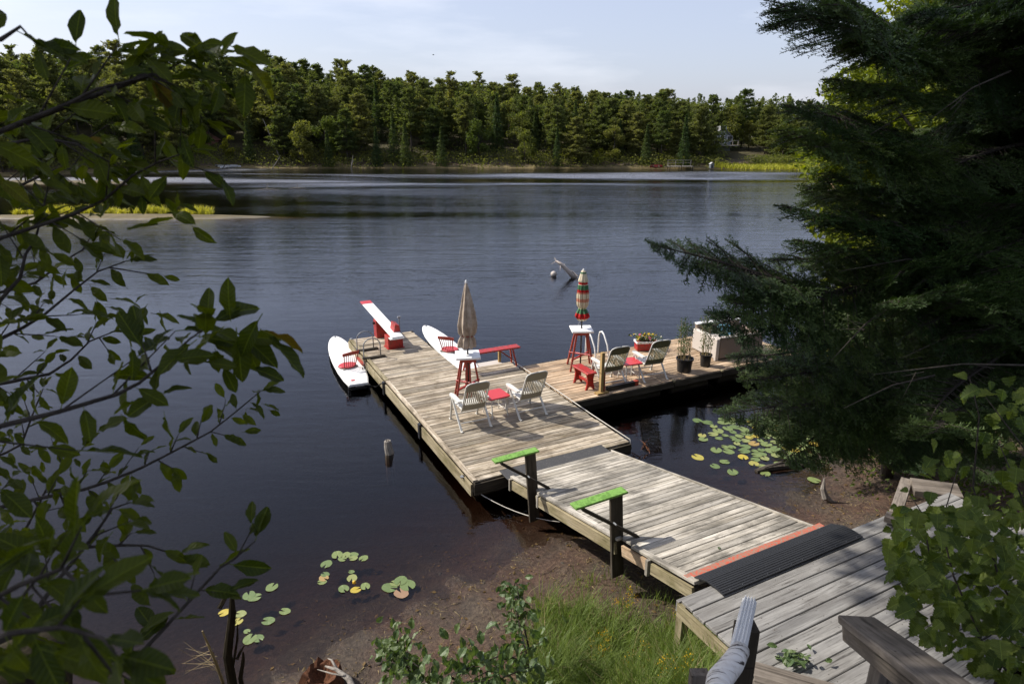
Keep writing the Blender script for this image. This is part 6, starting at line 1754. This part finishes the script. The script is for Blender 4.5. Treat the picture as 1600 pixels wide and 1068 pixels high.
# litter on the mud: short sticks, chips, dead leaves
n = 15000
X = rng.uniform(-3.2, 9, n); Yv = rng.uniform(5.3, 15, n); P_ = np.c_[X, Yv]; dd = sdf(P_)
keep = (dd > -.9) & (dd < 3.6) & (rng.random(n) < np.where(dd > 0, 1.0, .22)) & (vnoise(P_, .5, 9) + rng.random(n) * .9 > .1); P_ = P_[keep]; n = len(P_); zz_ = height(P_) + .004
an = rng.uniform(0, 6.28, n); L_ = .010 + .11 * rng.random(n) ** 4; w_ = .003 + .005 * rng.random(n)
dx = np.stack([np.cos(an), np.sin(an), rng.uniform(-.15, .4, n)], 1); sy_ = np.stack([-np.sin(an), np.cos(an), np.zeros(n)], 1)
C = np.c_[P_, zz_]; up = np.array([0, 0, 1.])
V = np.stack([C - dx * L_[:, None] * .5 - sy_ * w_[:, None], C - dx * L_[:, None] * .5 + sy_ * w_[:, None], C + dx * L_[:, None] - 0, C + up * .004 + dx * .001], 1).reshape(-1, 3)
b = np.arange(n) * 4; m = MB(); m.addarr(V, np.stack([b, b + 1, b + 2], 1)); m.f.extend(np.stack([b, b + 3, b + 2], 1).tolist()); m.m.extend([0] * n)
tag(m.build('shore_litter', M['drygrass']), 'scattered twigs and chips on the mud', kind='stuff')
n = 2600; X = rng.uniform(-3, 9, n); Yv = rng.uniform(5.3, 14, n); P_ = np.c_[X, Yv]; dd = sdf(P_); k_ = (dd > -1.5) & (dd < 4); P_ = P_[k_]
m = MB(); leaf_cloud(m, np.c_[P_, height(P_) + .012], .026, .85, .6, jit=.7); tag(m.build('dead_leaves', M['rust'], None), 'scattered brown dead leaves on the mud', kind='stuff')
ST = []
for k in range(3):
    q_ = MB(); q_.lathe((0, 0, 0), [(.01, -.5), (.8, -.35), (1, 0), (.75, .4), (.3, .58), (.01, .6)], 9, wob=lambda i, an: .16 * np.cos(2 * an + k * 2) + .08 * np.sin(5 * an + i)); ST.append(q_)
m = MB()
for k in range(170):
    px, py = r.uniform(560, 1180), r.uniform(840, 1060); p_ = ground_px(px, py)
    if p_[1] > 9.6: continue
    s_ = .012 + .05 * r.random() ** 5; V_ = np.concatenate(ST[k % 3].v) * s_ * np.array([1, r.uniform(.6, 1), .7]); an = r.uniform(0, 6.28)
    V_ = V_ @ np.array([[cos(an), -sin(an), 0], [sin(an), cos(an), 0], [0, 0, 1]]); m.add(V_ + p_, ST[k % 3].f)
tag(m.build('pebbles', M['bark'], smooth=True), 'small pebbles and bark lumps on the mud', kind='stuff')
m = MB()
for k in range(150):
    px, py = (r.uniform(580, 1130), r.uniform(850, 1060)) if k % 3 else (r.uniform(1200, 1400), r.uniform(730, 810)); p_ = ground_px(px, py)
    an = r.uniform(0, 6.28); L_ = r.uniform(.05, .32); c_ = np.array([cos(an), sin(an), r.uniform(-.04, .12)]) * L_
    bnd = np.array([-sin(an), cos(an), 0]) * L_ * r.uniform(-.25, .25)
    m.tube([p_ + (0, 0, .006), p_ + c_ * .5 + bnd + (0, 0, .012), p_ + c_ + (0, 0, .006)], [.0035, .004, .0015], 4)
tag(m.build('broken_sticks', M['bark']), 'broken dark sticks strewn over the mud', kind='stuff')
# needle duff and sunlit ground plants under the fir
pts = [(x, y, hz(x, y)) for x, y in [(r.uniform(6.0, 13), r.uniform(6, 13)) for _ in range(90)] if float(sdf(np.array([[x, y]]))[0]) > .6]
m = MB(); C = np.array(pts)[rng.integers(0, len(pts), 7000)]; C[:, :2] += rng.normal(0, .3, (7000, 2)); C[:, 2] += rng.random(7000) ** 2 * .5
leaf_cloud(m, C, .045, .3, .5); tag(m.build('ground_cover', M['vineleaf']), 'low green ground plants under the fir on the right bank', kind='stuff')

# ------------------------------------------------------------------ the tall maple that shades the photographer, above and left of the frame
def shade_tree():
    o = thing('maple_tree', 'tall maple overhead whose crown shades the near bank, above the picture', 'maple tree', (-7.5, 1.2, 3.6))
    t_ = MB(); t_.tube([(0, 0, -1), (.2, .3, 4), (1.2, 1.6, 8.5), (2.2, 3.6, 12)], [.30, .25, .17, .05], 12)
    c = MB(); C = []
    blobs = [(2.2, 4.4, 10.6, 3.6), (4.6, 2.2, 9.8, 3.2), (.2, 1.5, 10.5, 3.2), (2.5, .2, 9.0, 2.8), (5.9, 4.4, 11.4, 2.6), (3.2, 6.8, 7.6, 1.6), (1.9, 7.6, 8.6, 1.5), (4.5, -2, 9.5, 3.2), (-1.8, 3.5, 9.5, 2.2)]
    for (x, y, z, R_) in blobs:
        t_.tube([(.9, 1.2, 7.0), ((.9 + x) / 2, (1.2 + y) / 2, (7 + z) / 2 + .4), (x, y, z)], [.08, .05, .02], 6, cap=False)
        n = int(900 * R_ * R_ / 4); d = rand_unit(n); q_ = np.array([x, y, z]) + d * (R_ * rng.random(n) ** .42)[:, None] * np.array([1, 1, .62]); C.append(q_)
    C = np.concatenate(C); leaf_cloud(c, C, .13, .35, .62)
    t_.build('trunk', M['bark'], o, smooth=True); c.build('crown', M['broad'], o)
shade_tree()
# a bird far off over the wood
p_ = atd(677, 86, 90.0)
o = thing('bird', 'tiny dark bird gliding in the sky above the wood', 'bird', tuple(p_), .4)
m = MB(); m.tube([(-.16, 0, 0), (-.05, 0, .01), (.08, 0, 0), (.18, 0, .01)], [.02, .045, .035, .01], 8); m.build('body', M['black'], o, smooth=True)
for s_ in (-1, 1):
    m = MB(); m.add([(-.05, s_ * .02, .02), (.06, s_ * .02, .02), (.05, s_ * .20, .07), (-.04, s_ * .38, .03), (-.06, s_ * .2, .06)], [(0, 1, 2, 4), (4, 2, 3)]); m.build('wing', M['black'], o)
#PART5
